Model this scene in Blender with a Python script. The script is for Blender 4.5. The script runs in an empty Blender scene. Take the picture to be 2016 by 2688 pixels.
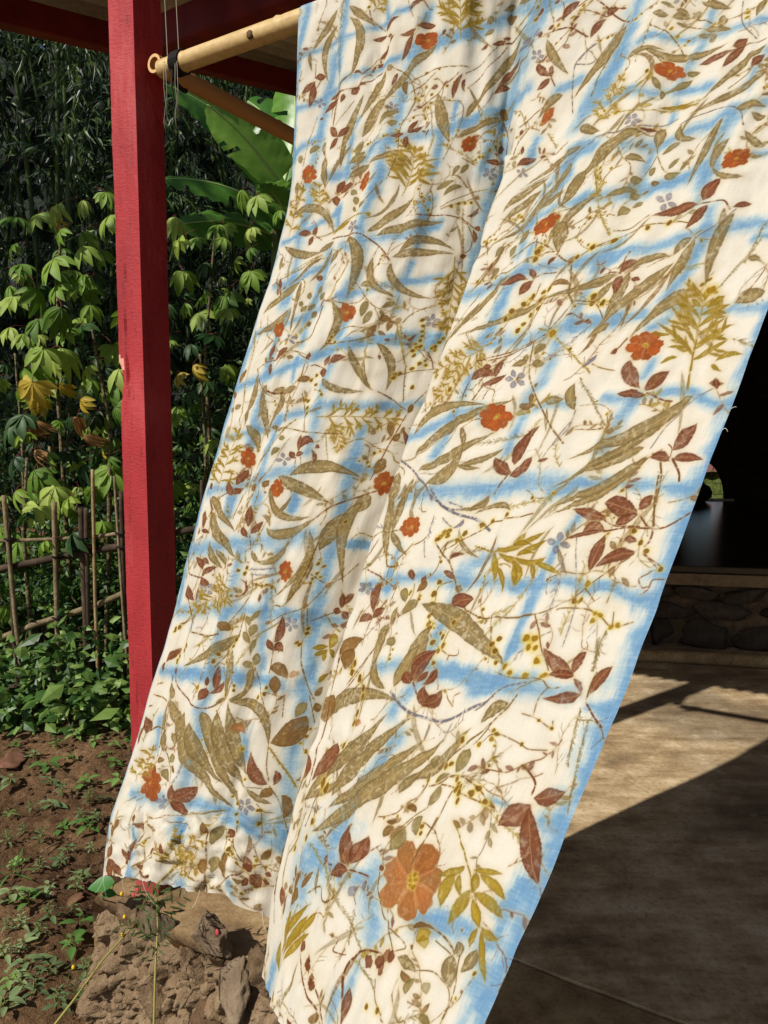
import bpy, bmesh, math, random
import numpy as np
from mathutils import Vector, Matrix, noise as mnoise

scene = bpy.context.scene
COL = scene.collection
rad = math.radians

# ---------------------------------------------------------------- camera
FPX, PITCH, EYE = 2030.0, rad(5.4), 1.3            # focal length in photo pixels, tilt down, eye above the cement floor
cam = bpy.data.cameras.new('camera')
cam.sensor_fit = 'VERTICAL'; cam.sensor_height = 36.0; cam.lens = 36.0 * FPX / 2688.0
cam.clip_start = 0.02; cam.clip_end = 2000.0
camo = bpy.data.objects.new('camera', cam); COL.objects.link(camo)
camo.location = (0, 0, EYE); camo.rotation_euler = (math.pi/2 - PITCH, 0, 0)
scene.camera = camo

# ---------------------------------------------------------------- light: low clear sun from behind the left shoulder
SUN_EL = rad(41.2); TO_SUN = Vector((-0.787*math.cos(SUN_EL), -0.617*math.cos(SUN_EL), math.sin(SUN_EL)))
world = bpy.data.worlds.new('World'); scene.world = world; world.use_nodes = True
wn = world.node_tree.nodes; wl = world.node_tree.links
sky = wn.new('ShaderNodeTexSky'); sky.sky_type = 'NISHITA'; sky.sun_disc = False
sky.sun_elevation = SUN_EL; sky.sun_rotation = math.atan2(TO_SUN.x, TO_SUN.y)
bg = wn['Background']; wl.new(sky.outputs[0], bg.inputs[0]); bg.inputs[1].default_value = 0.062
sun = bpy.data.lights.new('sun', 'SUN'); sun.energy = 4.6; sun.angle = rad(0.53); sun.color = (1.0, 0.955, 0.88)
suno = bpy.data.objects.new('sun', sun); COL.objects.link(suno); suno.location = (-6, -5, 9)
suno.rotation_euler = (-TO_SUN).to_track_quat('-Z', 'Y').to_euler()
scene.view_settings.view_transform = 'Standard'; scene.view_settings.look = 'None'
scene.view_settings.exposure = 0.0; scene.view_settings.gamma = 1.0

# ---------------------------------------------------------------- geometry helpers
cP, sP = math.cos(PITCH), math.sin(PITCH)
def ray(x, y):
    a = (x - 1008.0)/FPX; b = (y - 1344.0)/FPX
    return np.array([a, cP - b*sP, -sP - b*cP])
def at(x, y, Y):                       # photo pixel -> point at forward distance Y
    r = ray(x, y); return np.array([0, 0, EYE]) + r*(Y/r[1])
def on_z(x, y, z=0.0):                 # photo pixel -> point on the level z
    r = ray(x, y); return np.array([0, 0, EYE]) + r*((z - EYE)/r[2])
def proj(P):
    P = np.asarray(P, float); q = P - np.array([0, 0, EYE])
    f = q[..., 1]*cP - q[..., 2]*sP; u = q[..., 1]*sP + q[..., 2]*cP
    return np.stack([1008 + FPX*q[..., 0]/f, 1344 - FPX*u/f], -1), f
TH = rad(58.2)
A = np.array([-math.sin(TH), math.cos(TH), 0.0])   # along the eave, away to the left
B = np.array([math.cos(TH), math.sin(TH), 0.0])    # into the building
Z = np.array([0, 0, 1.0])
PK = np.array([-0.645, 2.10, 0.0])                 # near corner of the red post
def ab(a, b, z=0.0): return PK + A*a + B*b + Z*z

def link(o, parent=None):
    COL.objects.link(o)
    if parent is not None: o.parent = parent
    return o
def mesh(name, verts, faces, mat=None, parent=None, smooth=False, mats=None, midx=None, loc=None):
    me = bpy.data.meshes.new(name)
    me.from_pydata([tuple(map(float, v)) for v in verts], [], [tuple(map(int, f)) for f in faces])
    for m in (mats or ([mat] if mat else [])): me.materials.append(m)
    if midx is not None: me.polygons.foreach_set('material_index', np.asarray(midx, np.int32))
    if smooth: me.polygons.foreach_set('use_smooth', np.ones(len(me.polygons), bool))
    me.update()
    o = bpy.data.objects.new(name, me)
    if loc is not None: o.location = loc
    return link(o, parent)
def dup(o, parent=None, name=None):
    c = o.copy(); c.name = name or o.name.split('.')[0]
    COL.objects.link(c)
    if parent is not None: c.parent = parent
    return c
def empty(name, loc=(0, 0, 0)):
    o = bpy.data.objects.new(name, None); o.location = tuple(map(float, loc)); o.empty_display_size = .05
    COL.objects.link(o); return o
def tag(o, label, cat, group=None):
    o['label'] = label; o['category'] = cat
    if group: o['group'] = group
    return o
def struct(o, label=None):
    o['kind'] = 'structure'
    if label: o['label'] = label
    return o
def stuff(o, label=None, cat=None):
    o['kind'] = 'stuff'
    if label: o['label'] = label
    if cat: o['category'] = cat
    return o

class MB:                                # collects shapes into one mesh
    def __init__(s): s.v = []; s.f = []; s.m = []
    def add(s, v, f, m=0):
        n = len(s.v); s.v.extend(v); s.f.extend([tuple(i + n for i in q) for q in f]); s.m.extend([m]*len(f))
    def box(s, c, ax, ay, az, m=0):      # centre and three half-axis vectors
        c, ax, ay, az = (np.asarray(k, float) for k in (c, ax, ay, az))
        v = [c + sx*ax + sy*ay + sz*az for sz in (-1, 1) for sy in (-1, 1) for sx in (-1, 1)]
        s.add(v, [(0,2,3,1),(4,5,7,6),(0,1,5,4),(2,6,7,3),(0,4,6,2),(1,3,7,5)], m)
    def tube(s, pts, r, n=8, m=0, caps=True):
        pts = np.asarray(pts, float); K = len(pts)
        r = np.broadcast_to(np.asarray(r, float), (K,))
        t = np.gradient(pts, axis=0); t /= np.linalg.norm(t, axis=1)[:, None] + 1e-9
        up = np.array([0.13, 0.31, 0.94]) if abs(t[0][2]) < .9 else np.array([0.9, 0.3, 0.1])
        x = np.cross(up, t[0]); x /= np.linalg.norm(x)
        V = []
        for i in range(K):
            x = x - t[i]*np.dot(x, t[i]); x /= np.linalg.norm(x) + 1e-9
            y = np.cross(t[i], x)
            for k in range(n):
                a = 2*math.pi*k/n; V.append(pts[i] + r[i]*(math.cos(a)*x + math.sin(a)*y))
        F = [(i*n+k, i*n+(k+1)%n, (i+1)*n+(k+1)%n, (i+1)*n+k) for i in range(K-1) for k in range(n)]
        if caps: F += [tuple(range(n-1, -1, -1)), tuple((K-1)*n + k for k in range(n))]
        s.add(V, F, m)
    def build(s, name, mat=None, parent=None, smooth=False, mats=None, loc=None):
        return mesh(name, s.v, s.f, mat, parent, smooth, mats, s.m if mats else None, loc)
def bez(p0, p1, p2, n=8):
    t = np.linspace(0, 1, n)[:, None]; p0, p1, p2 = (np.asarray(p, float) for p in (p0, p1, p2))
    return (1-t)**2*p0 + 2*t*(1-t)*p1 + t*t*p2
def bevel(o, w, seg=2):
    m = o.modifiers.new('bevel', 'BEVEL'); m.width = w; m.segments = seg; m.limit_method = 'ANGLE'; m.angle_limit = rad(40)
    return o

# ---------------------------------------------------------------- materials
def lin(r, g, b):
    f = lambda c: c/12.92 if c <= .04045 else ((c + .055)/1.055)**2.4
    return tuple(f(c/255.0) for c in (r, g, b)) + (1.0,)
class NT:
    def __init__(s, name):
        s.mat = bpy.data.materials.new(name); s.mat.use_nodes = True
        s.n = s.mat.node_tree.nodes; s.l = s.mat.node_tree.links; s.p = s.n['Principled BSDF']; s.out = s.n['Material Output']
        s.tc = s.n.new('ShaderNodeTexCoord')
    def noise(s, scale, detail=4, rough=.55, coord='Object', vec=None, stretch=None):
        k = s.n.new('ShaderNodeTexNoise'); k.inputs['Scale'].default_value = scale; k.inputs['Detail'].default_value = detail; k.inputs['Roughness'].default_value = rough
        src = vec or s.tc.outputs[coord]
        if stretch:
            m = s.n.new('ShaderNodeMapping'); m.inputs['Scale'].default_value = stretch; s.l.new(src, m.inputs[0]); src = m.outputs[0]
        s.l.new(src, k.inputs['Vector']); return k.outputs['Fac']
    def ramp(s, fac, stops):
        k = s.n.new('ShaderNodeValToRGB'); e = k.color_ramp.elements
        while len(e) < len(stops): e.new(.5)
        for i, (p, c) in enumerate(stops): e[i].position = p; e[i].color = c
        s.l.new(fac, k.inputs[0]); return k.outputs[0]
    def mix(s, fac, a, b, mode='MIX'):
        k = s.n.new('ShaderNodeMix'); k.data_type = 'RGBA'; k.blend_type = mode
        for sock, v in ((k.inputs[0], fac), (k.inputs[6], a), (k.inputs[7], b)):
            if hasattr(v, 'is_output'): s.l.new(v, sock)
            else: sock.default_value = v
        return k.outputs[2]
    def math(s, op, a, b=0.0):
        k = s.n.new('ShaderNodeMath'); k.operation = op
        for sock, v in ((k.inputs[0], a), (k.inputs[1], b)):
            if hasattr(v, 'is_output'): s.l.new(v, sock)
            else: sock.default_value = v
        return k.outputs[0]
    def bump(s, h, strength=.4, dist=.01):
        k = s.n.new('ShaderNodeBump'); k.inputs['Strength'].default_value = strength; k.inputs['Distance'].default_value = dist
        s.l.new(h, k.inputs['Height']); s.l.new(k.outputs[0], s.p.inputs['Normal']); return k
    def base(s, c, rough=.7, spec=.3):
        if hasattr(c, 'is_output'): s.l.new(c, s.p.inputs['Base Color'])
        else: s.p.inputs['Base Color'].default_value = c
        s.p.inputs['Roughness'].default_value = rough; s.p.inputs['Specular IOR Level'].default_value = spec
        return s.mat
def rnd_fac(t):                         # per-object random number
    k = t.n.new('ShaderNodeObjectInfo'); return k.outputs['Random']
def leaf_mat(name, dark, mid, light, rough=.5, trans=.35, veins=0.0, rand_island=False):
    t = NT(name)
    n = t.noise(9, 3)
    if rand_island:
        g = t.n.new('ShaderNodeNewGeometry'); r = g.outputs['Random Per Island']
    else: r = rnd_fac(t)
    f = t.math('ADD', t.math('MULTIPLY', n, .5), t.math('MULTIPLY', r, .55))
    c = t.ramp(f, [(.15, dark), (.5, mid), (.85, light)])
    t.base(c, rough, .4)
    tr = t.n.new('ShaderNodeBsdfTranslucent'); t.l.new(c, tr.inputs[0])
    mx = t.n.new('ShaderNodeMixShader'); mx.inputs[0].default_value = trans
    t.l.new(t.p.outputs[0], mx.inputs[1]); t.l.new(tr.outputs[0], mx.inputs[2]); t.l.new(mx.outputs[0], t.out.inputs[0])
    return t.mat
def fbm(p, o=4, l=2.0, g=.5):
    v = 0; a = 1; q = Vector(p)
    for _ in range(o): v += a*mnoise.noise(q); q = q*l; a *= g
    return v
# ---------------------------------------------------------------- the print: every leaf, flower, stem and dye band
# '@ox oy scale' starts a list; then one motif a line:
#  L leaf x0 y0 xm ym x1 y1 width kind | S stem width kind x y ... | D dots radius kind x y ... | F orange flower x y rx ry angle
#  V violet flower x y r | M mustard leaf bx by tx ty half n kind | G feathery sprig bx by tx ty width kind | W blue band width x y ...
PRINT = """
@750 0 3.318
W 55 150 490 330 420 450 350 560 310 740 240 860 190 1000 100 1090 80
W 70 110 950 250 900 400 780 540 700 700 640 800 600 900 540 1060 470 1150 430
W 120 1280 370 1400 350 1659 290
W 60 80 1350 180 1270 300 1190
W 100 380 1540 560 1450 700 1380 800 1270 960 1230 1100 1190 1300 1180 1480 1140 1659 1050
W 50 160 60 130 600 90 1000 75 1400
W 60 520 0 500 300 480 600
W 80 430 480 390 700 330 980 290 1200 250 1400 200 1600
W 60 880 0 880 180
W 70 1240 60 1180 200
W 100 1110 400 1090 560 1020 800 980 1000 930 1180 880 1320 830 1500 790 1659
W 70 1380 1180 1350 1350 1300 1520
W 50 640 1050 560 1300 520 1550
W 50 1490 900 1470 1050
L 440 90 350 270 245 440 45 o
L 450 225 345 450 372 690 45 o
L 545 50 660 130 775 215 75 o
L 550 140 665 330 580 690 80 o
G 490 0 470 790 55 g
S 3 b 330 30 290 265
D 14 t 288 272
L 850 250 900 200 990 150 40 b
L 850 290 800 320 750 340 35 b
L 860 300 900 305 935 315 30 b
S 5 b 735 90 745 160 790 210 840 250
L 1085 95 1130 40 1190 5 35 b
S 4 b 1190 5 1225 60 1250 68
L 1140 235 1210 210 1280 205 55 b
L 1130 255 1070 295 995 312 40 b
L 1110 285 1060 400 1000 525 45 b
S 4 b 1150 155 1140 235
F 1212 335 115 75 -30
M 1530 355 1515 -70 250 6 y
M 760 100 850 -60 90 4 y
S 5 b 945 320 860 420 790 510 680 670
L 945 320 925 340 915 370 20 b
L 870 400 830 460 800 500 35 b
L 825 535 810 560 785 585 25 b
L 615 650 650 630 680 665 25 b
S 6 b 830 620 690 740 560 790 500 800
L 530 800 440 820 385 855 35 b
L 480 850 400 900 335 970 45 b
L 530 830 525 860 505 905 40 b
L 590 830 620 800 660 765 50 b
L 265 700 215 760 165 820 45 b
L 260 715 245 820 222 935 48 b
L 262 670 310 655 352 645 60 b
S 3 b 268 550 262 670
L 232 460 225 530 236 610 22 o
V 300 880 50
V 935 945 55
L 870 620 790 800 645 1045 60 o
L 1290 370 1060 620 850 940 60 o
L 880 880 780 1010 670 1195 100 o
L 690 840 560 1130 475 1460 55 o
L 970 640 950 700 925 760 28 b
L 1050 710 1025 760 1045 830 50 t
S 6 t 930 590 1010 630 1090 720 1120 870 1080 980 1000 1120 985 1330
D 35 t 910 600
S 5 t 1280 640 1140 770 1000 890
D 14 d 1200 635 1320 600 1400 760 1465 725 1250 830
S 6 t 1590 580 1320 590 1090 710
S 6 b 1500 640 1380 750 1300 830 1110 970
L 1540 650 1470 760 1455 870 50 b
L 1560 690 1545 740 1555 800 30 b
S 5 v 1490 880 1550 940 1530 1100 1480 1230 1380 1410
S 4 v 1550 980 1480 1030 1420 1050
L 1310 815 1370 1050 1440 1275 110 o
G 1240 890 1310 1230 50 g
G 1310 1230 1255 1380 40 y
L 1659 870 1610 950 1575 1030 50 o
L 1659 1110 1580 1170 1500 1230 45 o
F 1610 1265 95 60 -45
L 475 1200 425 1150 385 1100 75 b
L 475 1200 520 1150 565 1105 45 b
L 475 1205 430 1260 390 1305 45 b
S 3 t 610 880 540 980 450 1095
D 14 b 312 1020
L 340 1230 330 1300 345 1365 30 o
L 350 1360 340 1500 345 1640 70 o
L 300 1280 250 1300 215 1340 50 g
L 155 1360 140 1400 150 1435 40 g
S 3 t 270 1010 200 1250 160 1450
F 210 1525 65 95 15
L 680 1230 640 1300 615 1350 50 g
L 695 1320 620 1370 550 1425 45 g
L 700 1360 650 1390 620 1430 40 g
S 3 t 990 1140 780 1280 640 1400
L 1090 1305 880 1370 735 1430 45 o
L 740 1440 620 1490 530 1550 60 o
F 695 1570 45 95 25
M 1020 1700 1115 1310 230 7 y
S 6 t 990 1360 950 1440 890 1560
L 985 980 900 1010 830 1110 40 g
L 970 1060 930 1080 895 1090 50 g
L 1065 1165 1100 1110 1145 1055 35 b
L 1070 1165 1130 1140 1195 1105 30 b
L 1060 1190 1050 1240 1045 1300 45 b
L 1040 1170 980 1185 920 1195 35 b
L 500 1560 470 1610 430 1659 60 b
L 110 1600 105 1640 100 1690 30 o
@1150 0 3.318
W 120 0 340 250 260 430 190 600 110 720 40
W 160 860 -20 780 250 720 450 680 650 640 850 610 1000
W 110 850 20 1100 50 1200 20
W 100 120 1120 260 1060 480 980 620 990 780 970
W 130 480 1080 470 1250 420 1450 400 1500
W 100 560 1100 600 1300 560 1600
W 90 1060 780 1250 680
W 120 1640 300 1540 550 1420 700 1330 830 1280 960 1200 1100
W 70 1659 810 1500 880 1380 900
W 90 1300 1250 1200 1300 1080 1450 900 1659
W 110 1380 1290 1240 1330 1130 1450 1060 1600
W 70 850 1200 780 1400
L 480 100 450 140 415 170 65 o
L 490 215 440 250 385 285 45 o
L 665 10 630 35 575 55 45 o
L 700 -20 720 30 705 65 70 o
L 640 75 640 120 635 160 70 t
S 4 t 820 0 780 120 660 250
G 830 0 690 230 40 g
G 980 0 1040 200 70 g
L 1260 40 1180 110 1115 205 60 b
S 5 b 1340 0 1250 80
S 8 b 950 300 1100 265 1200 265 1320 320
D 24 b 1015 243
D 22 b 770 298 915 298
L 570 290 600 290 635 270 30 b
L 590 310 540 340 465 380 45 b
L 430 370 400 390 360 410 35 b
S 8 b 710 300 640 320 560 350
S 6 b 600 370 530 470 400 610 255 770
L 690 370 520 640 245 1030 65 o
S 4 b 520 380 400 510 240 640
V 735 480 65
V 890 480 65
L 685 545 600 640 510 770 50 b
L 625 745 560 760 490 815 60 b
S 4 t 480 810 430 920 360 985
L 905 545 930 610 1020 670 80 b
L 1030 575 1020 620 1020 690 40 b
L 1010 690 950 735 880 780 55 b
S 5 b 1020 690 1040 745
L 980 345 1040 500 1150 640 85 o
S 7 v 1390 370 1280 470 1210 560 1180 720 1160 830 1155 970
S 6 v 1210 555 1320 550 1390 500
G 1380 370 1240 530 30 v
L 1640 190 1460 470 1180 830 75 o
S 8 o 1640 250 1450 560 1330 830
L 1340 330 1390 220 1470 150 50 b
S 7 b 1390 0 1480 60 1550 130 1659 165
L 1480 130 1510 80 1580 55 55 b
S 4 b 1240 125 1330 105 1470 130
L 900 1090 960 990 1020 915 60 f
L 1090 815 1000 870 880 1030 55 o
M 1360 1100 1600 700 130 6 y
L 1220 1110 1300 1130 1410 1160 90 o
S 6 v 1659 1155 1540 1170 1430 1195 1250 1290 1130 1410 700 1640
D 20 m 1560 1000
D 12 m 1440 960 1410 1010
L 600 1030 420 1090 195 1215 55 o
F 285 1265 90 60 -45
S 5 t 560 1060 450 1150 300 1280
L 600 940 580 990 620 1040 70 t
S 7 b 590 1070 620 1180 640 1260 600 1400
S 6 b 800 1100 690 1220 640 1340
D 22 b 640 1140 715 1140
G 940 1150 1010 1270 90 y
S 6 t 930 930 830 1010 700 1100
D 16 m 460 1325 510 1290 400 1380
L 575 1265 560 1310 540 1345 40 b
L 720 1265 720 1310 710 1345 35 b
L 425 1410 500 1420 550 1440 50 b
L 840 1365 750 1400 675 1440 55 b
V 460 1520 65
V 715 1500 50
L 1240 1270 1050 1400 740 1600 40 o
G 1390 1360 1370 1700 70 y
L 1140 1420 1120 1500 980 1659 40 o
L 275 1450 240 1480 205 1530 40 g
L 200 1470 170 1490 140 1550 40 g
S 4 t 220 1400 340 1450
S 4 t 180 1550 270 1640
L 160 1590 60 1620 0 1659 45 g
@1516 0 3.318
W 130 520 0 480 150 400 350 330 560 230 750 120 900
W 80 560 370 680 320 900 330 1100 290 1280 270 1500 210 1659 160
W 70 1180 80 1150 200
W 90 1090 380 960 570 880 750
W 90 260 870 450 810 650 820 820 800 1000 770 1150 760
W 110 1659 900 1480 950 1350 980 1150 1100 980 1150 800 1230 600 1270 400 1280
W 130 1370 980 1300 1120 1230 1280 1190 1450 1120 1560
W 80 980 1500 1150 1440 1250 1480
W 70 1540 1340 1659 1330
W 70 640 1300 560 1500 500 1659
W 60 850 900 800 1050
W 90 1659 450 1590 580 1500 750
W 90 440 1650 700 1600 1000 1520
L 1080 -10 1210 30 1340 55 70 o
L 1659 -10 1600 60 1570 150 70 o
D 22 v 870 10
S 5 v 1445 0 1440 180 1500 280 1570 340
L 735 35 800 45 850 65 30 g
L 670 120 740 130 800 125 60 o
L 865 75 930 90 980 115 50 o
L 835 140 900 130 990 135 60 o
D 42 o 1040 100
L 1275 215 1270 160 1280 115 85 o
S 6 t 1040 140 1200 190 1330 240
L 1120 245 1200 235 1340 250 55 o
L 865 190 930 205 1010 220 30 o
S 4 t 1000 215 1120 240
L 1060 320 1120 290 1210 285 45 o
L 1150 350 1180 320 1215 290 45 o
S 5 t 650 235 780 270 860 350 905 430 930 530
D 16 m 825 240 875 305
L 445 510 570 440 760 440 50 o
L 600 430 900 500 1310 375 75 o
L 1360 410 1430 390 1500 350 75 b
L 1055 550 1200 500 1360 450 60 b
L 1270 605 1360 500 1480 400 65 b
S 5 b 1330 460 1500 400 1650 340
F 805 620 140 80 5
S 4 t 640 560 690 500 740 545
L 945 640 1000 630 1060 615 45 g
L 660 680 690 740 715 770 55 g
L 990 680 870 760 725 820 50 g
S 5 g 710 770 725 820 700 870 620 860
L 725 790 730 830 720 870 40 g
S 4 t 950 555 1050 490
L 1659 400 1400 600 1090 880 55 o
L 1659 640 1400 800 980 1000 60 o
L 1535 610 1580 540 1640 490 70 b
S 4 b 1540 610 1320 780
S 5 y 300 995 700 970 1060 910
L 700 950 880 920 1060 925 30 y
L 840 925 920 900 1010 885 15 y
V 490 1075 75
S 6 v 220 1195 450 1140 740 1080 860 1030
L 530 1145 610 1140 695 1135 25 b
S 7 v 890 1085 1080 1010 1300 940 1430 970 1470 1110
L 1400 960 1530 920 1659 930 70 o
L 1540 1000 1600 1020 1659 1000 60 o
L 905 1090 900 1200 1045 1215 80 o
L 1285 1050 1130 1300 955 1620 65 o
L 1340 1220 1210 1380 1200 1490 75 o
L 1190 1480 1300 1550 1465 1545 50 o
F 1400 1400 155 70 -30
L 1480 1150 1570 1240 1659 1250 80 o
L 750 1110 700 1200 680 1290 100 o
S 4 t 680 1290 660 1370 470 1620
S 5 g 680 1350 730 1460 780 1500 890 1500
L 725 1340 820 1290 900 1250 45 g
L 415 1395 500 1385 580 1405 65 o
L 785 1465 830 1420 885 1375 35 g
L 890 1480 940 1420 1000 1355 30 g
L 655 1440 625 1480 600 1510 55 g
L 745 1530 800 1530 880 1500 60 g
L 620 1575 660 1590 705 1585 50 t
L 450 1600 490 1570 540 1545 60 g
L 1165 1659 1220 1610 1265 1570 60 b
L 555 1165 300 1290 -60 1670 95 o
@650 450 3.318
W 80 1190 0 1130 150 1060 330 1010 500 1000 650 980 780 900 1000 850 1100
W 90 560 160 500 400 440 600 400 800 360 960 300 1150
W 60 680 60 900 10
W 50 290 620 430 560 640 440 800 330
W 90 1080 580 1250 560 1450 530 1659 470
W 70 820 640 920 660 1000 610
W 70 220 1010 400 950 560 870 700 780
W 80 780 1090 950 1050 1150 1000 1300 960 1500 940 1659 920
W 60 60 1430 250 1360 400 1310 560 1230 640 1180
W 100 600 1600 820 1530 1000 1490 1200 1450 1400 1430 1659 1430
W 70 1420 800 1370 930 1300 1070 1280 1200
W 70 1560 280 1530 450 1480 650
W 70 700 680 660 850 590 1100 520 1280 470 1500
W 60 790 300 780 450
W 80 860 1300 790 1450
W 60 340 1250 260 1430 220 1600
L 440 110 425 170 430 220 30 o
M 640 300 620 130 110 4 y
M 340 560 480 170 90 5 y
L 380 390 620 330 745 530 75 o
L 800 180 860 130 925 100 60 b
L 770 180 800 120 830 70 45 b
L 770 200 765 240 775 290 65 b
L 905 200 930 170 945 160 50 g
L 930 215 945 250 940 285 50 g
L 1050 265 1000 290 975 300 45 g
S 5 t 1190 90 1080 220 960 350
L 930 300 935 330 950 345 30 g
S 6 y 750 530 900 400 1090 365
L 740 520 830 470 890 420 25 y
L 1060 385 1080 370 1095 360 30 y
V 940 480 65
S 6 b 735 575 830 560 920 550 1010 545 1090 600 1180 680 1240 770
L 1060 520 1250 390 1475 225 70 o
L 1120 550 1400 470 1730 437 75 o
S 5 t 1280 210 1210 320
L 300 650 450 720 640 690 75 o
L 620 690 690 640 745 600 40 o
L 435 555 500 535 550 540 50 b
L 555 540 580 520 600 465 40 b
L 560 560 540 600 515 640 35 b
S 4 b 580 550 640 585
L 880 580 970 730 865 1110 90 o
V 1425 590 55
L 1310 700 1540 585 1793 680 70 o
L 1260 740 1480 695 1790 712 70 o
S 5 b 1140 650 1090 720
L 1085 735 1080 950 1280 1085 75 o
L 1250 790 1300 980 1590 1105 75 o
L 730 660 660 800 545 960 25 o
L 790 680 750 740 715 800 40 o
S 6 t 640 720 470 830 330 900 200 1000
G 640 720 300 900 30 y
L 640 740 490 860 320 1000 30 o
L 455 950 290 1080 135 1250 55 o
L 475 960 440 1130 375 1410 35 o
L 340 1190 230 1340 60 1430 55 o
L 360 1180 350 1270 300 1390 35 o
D 18 t 285 815
L 280 740 265 800 255 860 20 g
L 265 930 262 990 258 1025 22 b
S 6 y 905 770 800 930 700 1100
G 900 780 720 1090 25 y
S 4 t 770 800 690 900 600 1080 480 1250
L 625 890 615 920 610 945 50 b
L 635 990 625 1030 615 1060 30 g
L 660 1040 640 1080 625 1115 30 g
L 545 1050 535 1085 540 1110 30 g
L 485 1130 475 1160 480 1185 30 g
L 520 1170 490 1200 470 1230 30 g
L 580 1150 550 1180 520 1220 25 g
L 590 1210 570 1240 550 1275 50 t
L 550 1310 520 1330 510 1345 40 t
F 270 1385 50 75 10
F 870 1225 85 80 -20
S 4 t 765 1130 870 1150
L 740 1120 790 1320 620 1560 65 o
S 7 t 660 1170 600 1330 540 1450 400 1500
V 380 1460 50
S 4 t 940 960 1050 1110 1130 1190 1220 1210 1260 1270
L 980 985 1040 970 1100 1000 55 o
L 1060 1130 1020 1180 1000 1260 65 g
L 1085 1210 1050 1260 1010 1325 50 g
L 1285 1135 1230 1150 1165 1190 45 g
S 4 t 1110 1190 1140 1290 1130 1390
L 1150 1210 1160 1230 1150 1250 40 g
L 1140 1290 1190 1270 1245 1290 60 t
D 38 t 1310 1295
L 1215 1380 1240 1320 1290 1310 60 t
L 1120 1340 1070 1390 1040 1460 60 t
L 1130 1385 1160 1400 1200 1415 35 t
S 6 d 1350 1310 1430 1230 1610 1160
S 6 d 680 1490 860 1490 1000 1450 1100 1420
S 5 d 760 1400 870 1355 1000 1355
D 14 d 740 1440 760 1480 720 1470
V 1590 1300 75
S 4 b 1530 1350 1530 1560 1590 1630
D 20 d 1510 1290 1515 1340 1510 1390 1510 1430 1495 1470 1430 1560 1440 1600 1490 1525 1600 1540 1630 1560
G 1300 1300 1360 1659 40 y
L 250 1510 220 1570 205 1640 40 b
L 360 1545 310 1580 250 1659 45 b
S 4 t 520 1590 400 1570 300 1640
@1100 450 3.318
W 140 680 150 600 300 560 480 490 700 460 850
W 100 1280 60 1180 180 1000 330 930 480 870 700
W 90 1530 190 1350 270 1150 330 1000 420 850 480
W 100 1659 730 1480 770 1300 800 1100 830 900 880 720 940 560 1020 420 1080
W 110 900 900 760 1050 680 1250 620 1400 560 1500
W 130 1659 1310 1450 1330 1250 1370 1050 1440 850 1470 650 1500 500 1530
W 90 0 1560 150 1500 250 1450
W 90 1560 830 1450 1050 1350 1250
W 60 1000 650 960 820
W 80 120 250 60 400 30 560
W 70 0 450 200 430
L 385 145 300 160 230 215 45 g
S 4 t 290 50 360 60 430 150
S 4 t 600 165 450 200 200 310
D 18 d 300 310 360 285 410 280 460 280
S 4 d 200 330 400 270 530 230
D 22 t 520 235
S 6 b 0 385 200 380 350 405 460 480 540 520
S 5 b 380 410 450 540 440 660 370 710
D 28 b 510 500 370 730
L 470 500 480 570 470 620 40 b
L 530 320 490 370 420 400 30 b
G 390 330 370 660 40 g
M 300 740 240 1370 200 7 y
L 1110 40 850 210 710 350 50 o
L 1050 150 850 300 670 460 50 o
S 6 o 1180 60 1000 250 700 580 500 760
L 1290 30 1060 260 880 420 50 o
L 1270 180 1130 260 1010 350 40 o
L 1000 330 850 480 640 640 25 o
L 1460 0 1350 150 1240 320 90 o
F 1110 470 140 70 -35
S 5 t 1220 370 1370 320 1500 240
L 1540 210 1330 380 1180 620 60 o
L 1290 450 1230 560 1210 720 120 o
S 8 t 1200 720 1270 770 1330 790
L 930 500 900 560 840 625 60 g
L 820 630 790 680 765 735 50 g
L 725 660 690 690 640 740 45 g
L 660 830 640 870 600 940 40 g
S 5 t 1020 340 800 570 700 700 490 960
S 7 d 1170 690 1050 630 930 670 780 750
S 6 d 1180 700 1000 760 850 830 700 890 590 920
D 24 d 1060 680 1040 710 1020 780
L 1200 740 1150 780 1130 820 25 b
S 10 t 1330 780 1330 950 1310 1060 1340 1140
D 42 t 1330 770
S 5 t 1350 770 1480 680 1659 600
D 26 d 1505 655
L 955 950 840 940 705 1000 75 b
L 970 860 1000 900 1005 945 60 b
L 1000 955 930 1020 880 1090 55 b
S 5 b 1010 940 1100 890 1210 875
L 1130 1000 1240 960 1330 990 55 t
L 1659 940 1450 1000 1100 1110 55 o
L 1100 1100 750 1290 350 1440 50 o
S 5 o 510 1060 300 1380 220 1560
L 760 900 580 1120 340 1390 45 o
L 520 1140 380 1330 200 1560 30 o
S 5 d 1060 980 980 1110 760 1290
D 22 d 985 1080 910 1150 815 1225 760 1290 1085 1045 1065 1110 1140 1020 1040 1180 965 1240 905 1320 860 1380
S 5 d 1110 1100 950 1340 800 1520 750 1580
S 6 t 1340 1150 1250 1280 1160 1390
S 5 t 1350 1135 1500 1130
D 28 d 1505 1080 1500 1140 1590 1150
G 1060 1370 1180 1420 60 y
S 6 b 620 1659 900 1540 1130 1430
S 4 g 1020 1460 990 1640
L 1120 1515 1060 1540 1030 1600 45 g
L 1659 1330 1560 1390 1460 1460 55 o
@1516 450 3.318
W 110 0 290 130 230 350 210 500 180 700 120 900 70 1100 20
W 110 1150 30 1120 150 1060 280
W 110 0 800 200 760 400 700 700 640 950 570 1150 540 1400 470 1659 440
W 100 1170 350 1130 500 1080 640 980 780 930 900 830 1020 760 1100
W 110 0 1310 200 1310 420 1280 560 1250
W 100 620 1370 760 1300
W 120 780 1180 1000 1200 1300 1200 1500 1180 1659 1170
W 90 330 600 220 700 150 830
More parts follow.
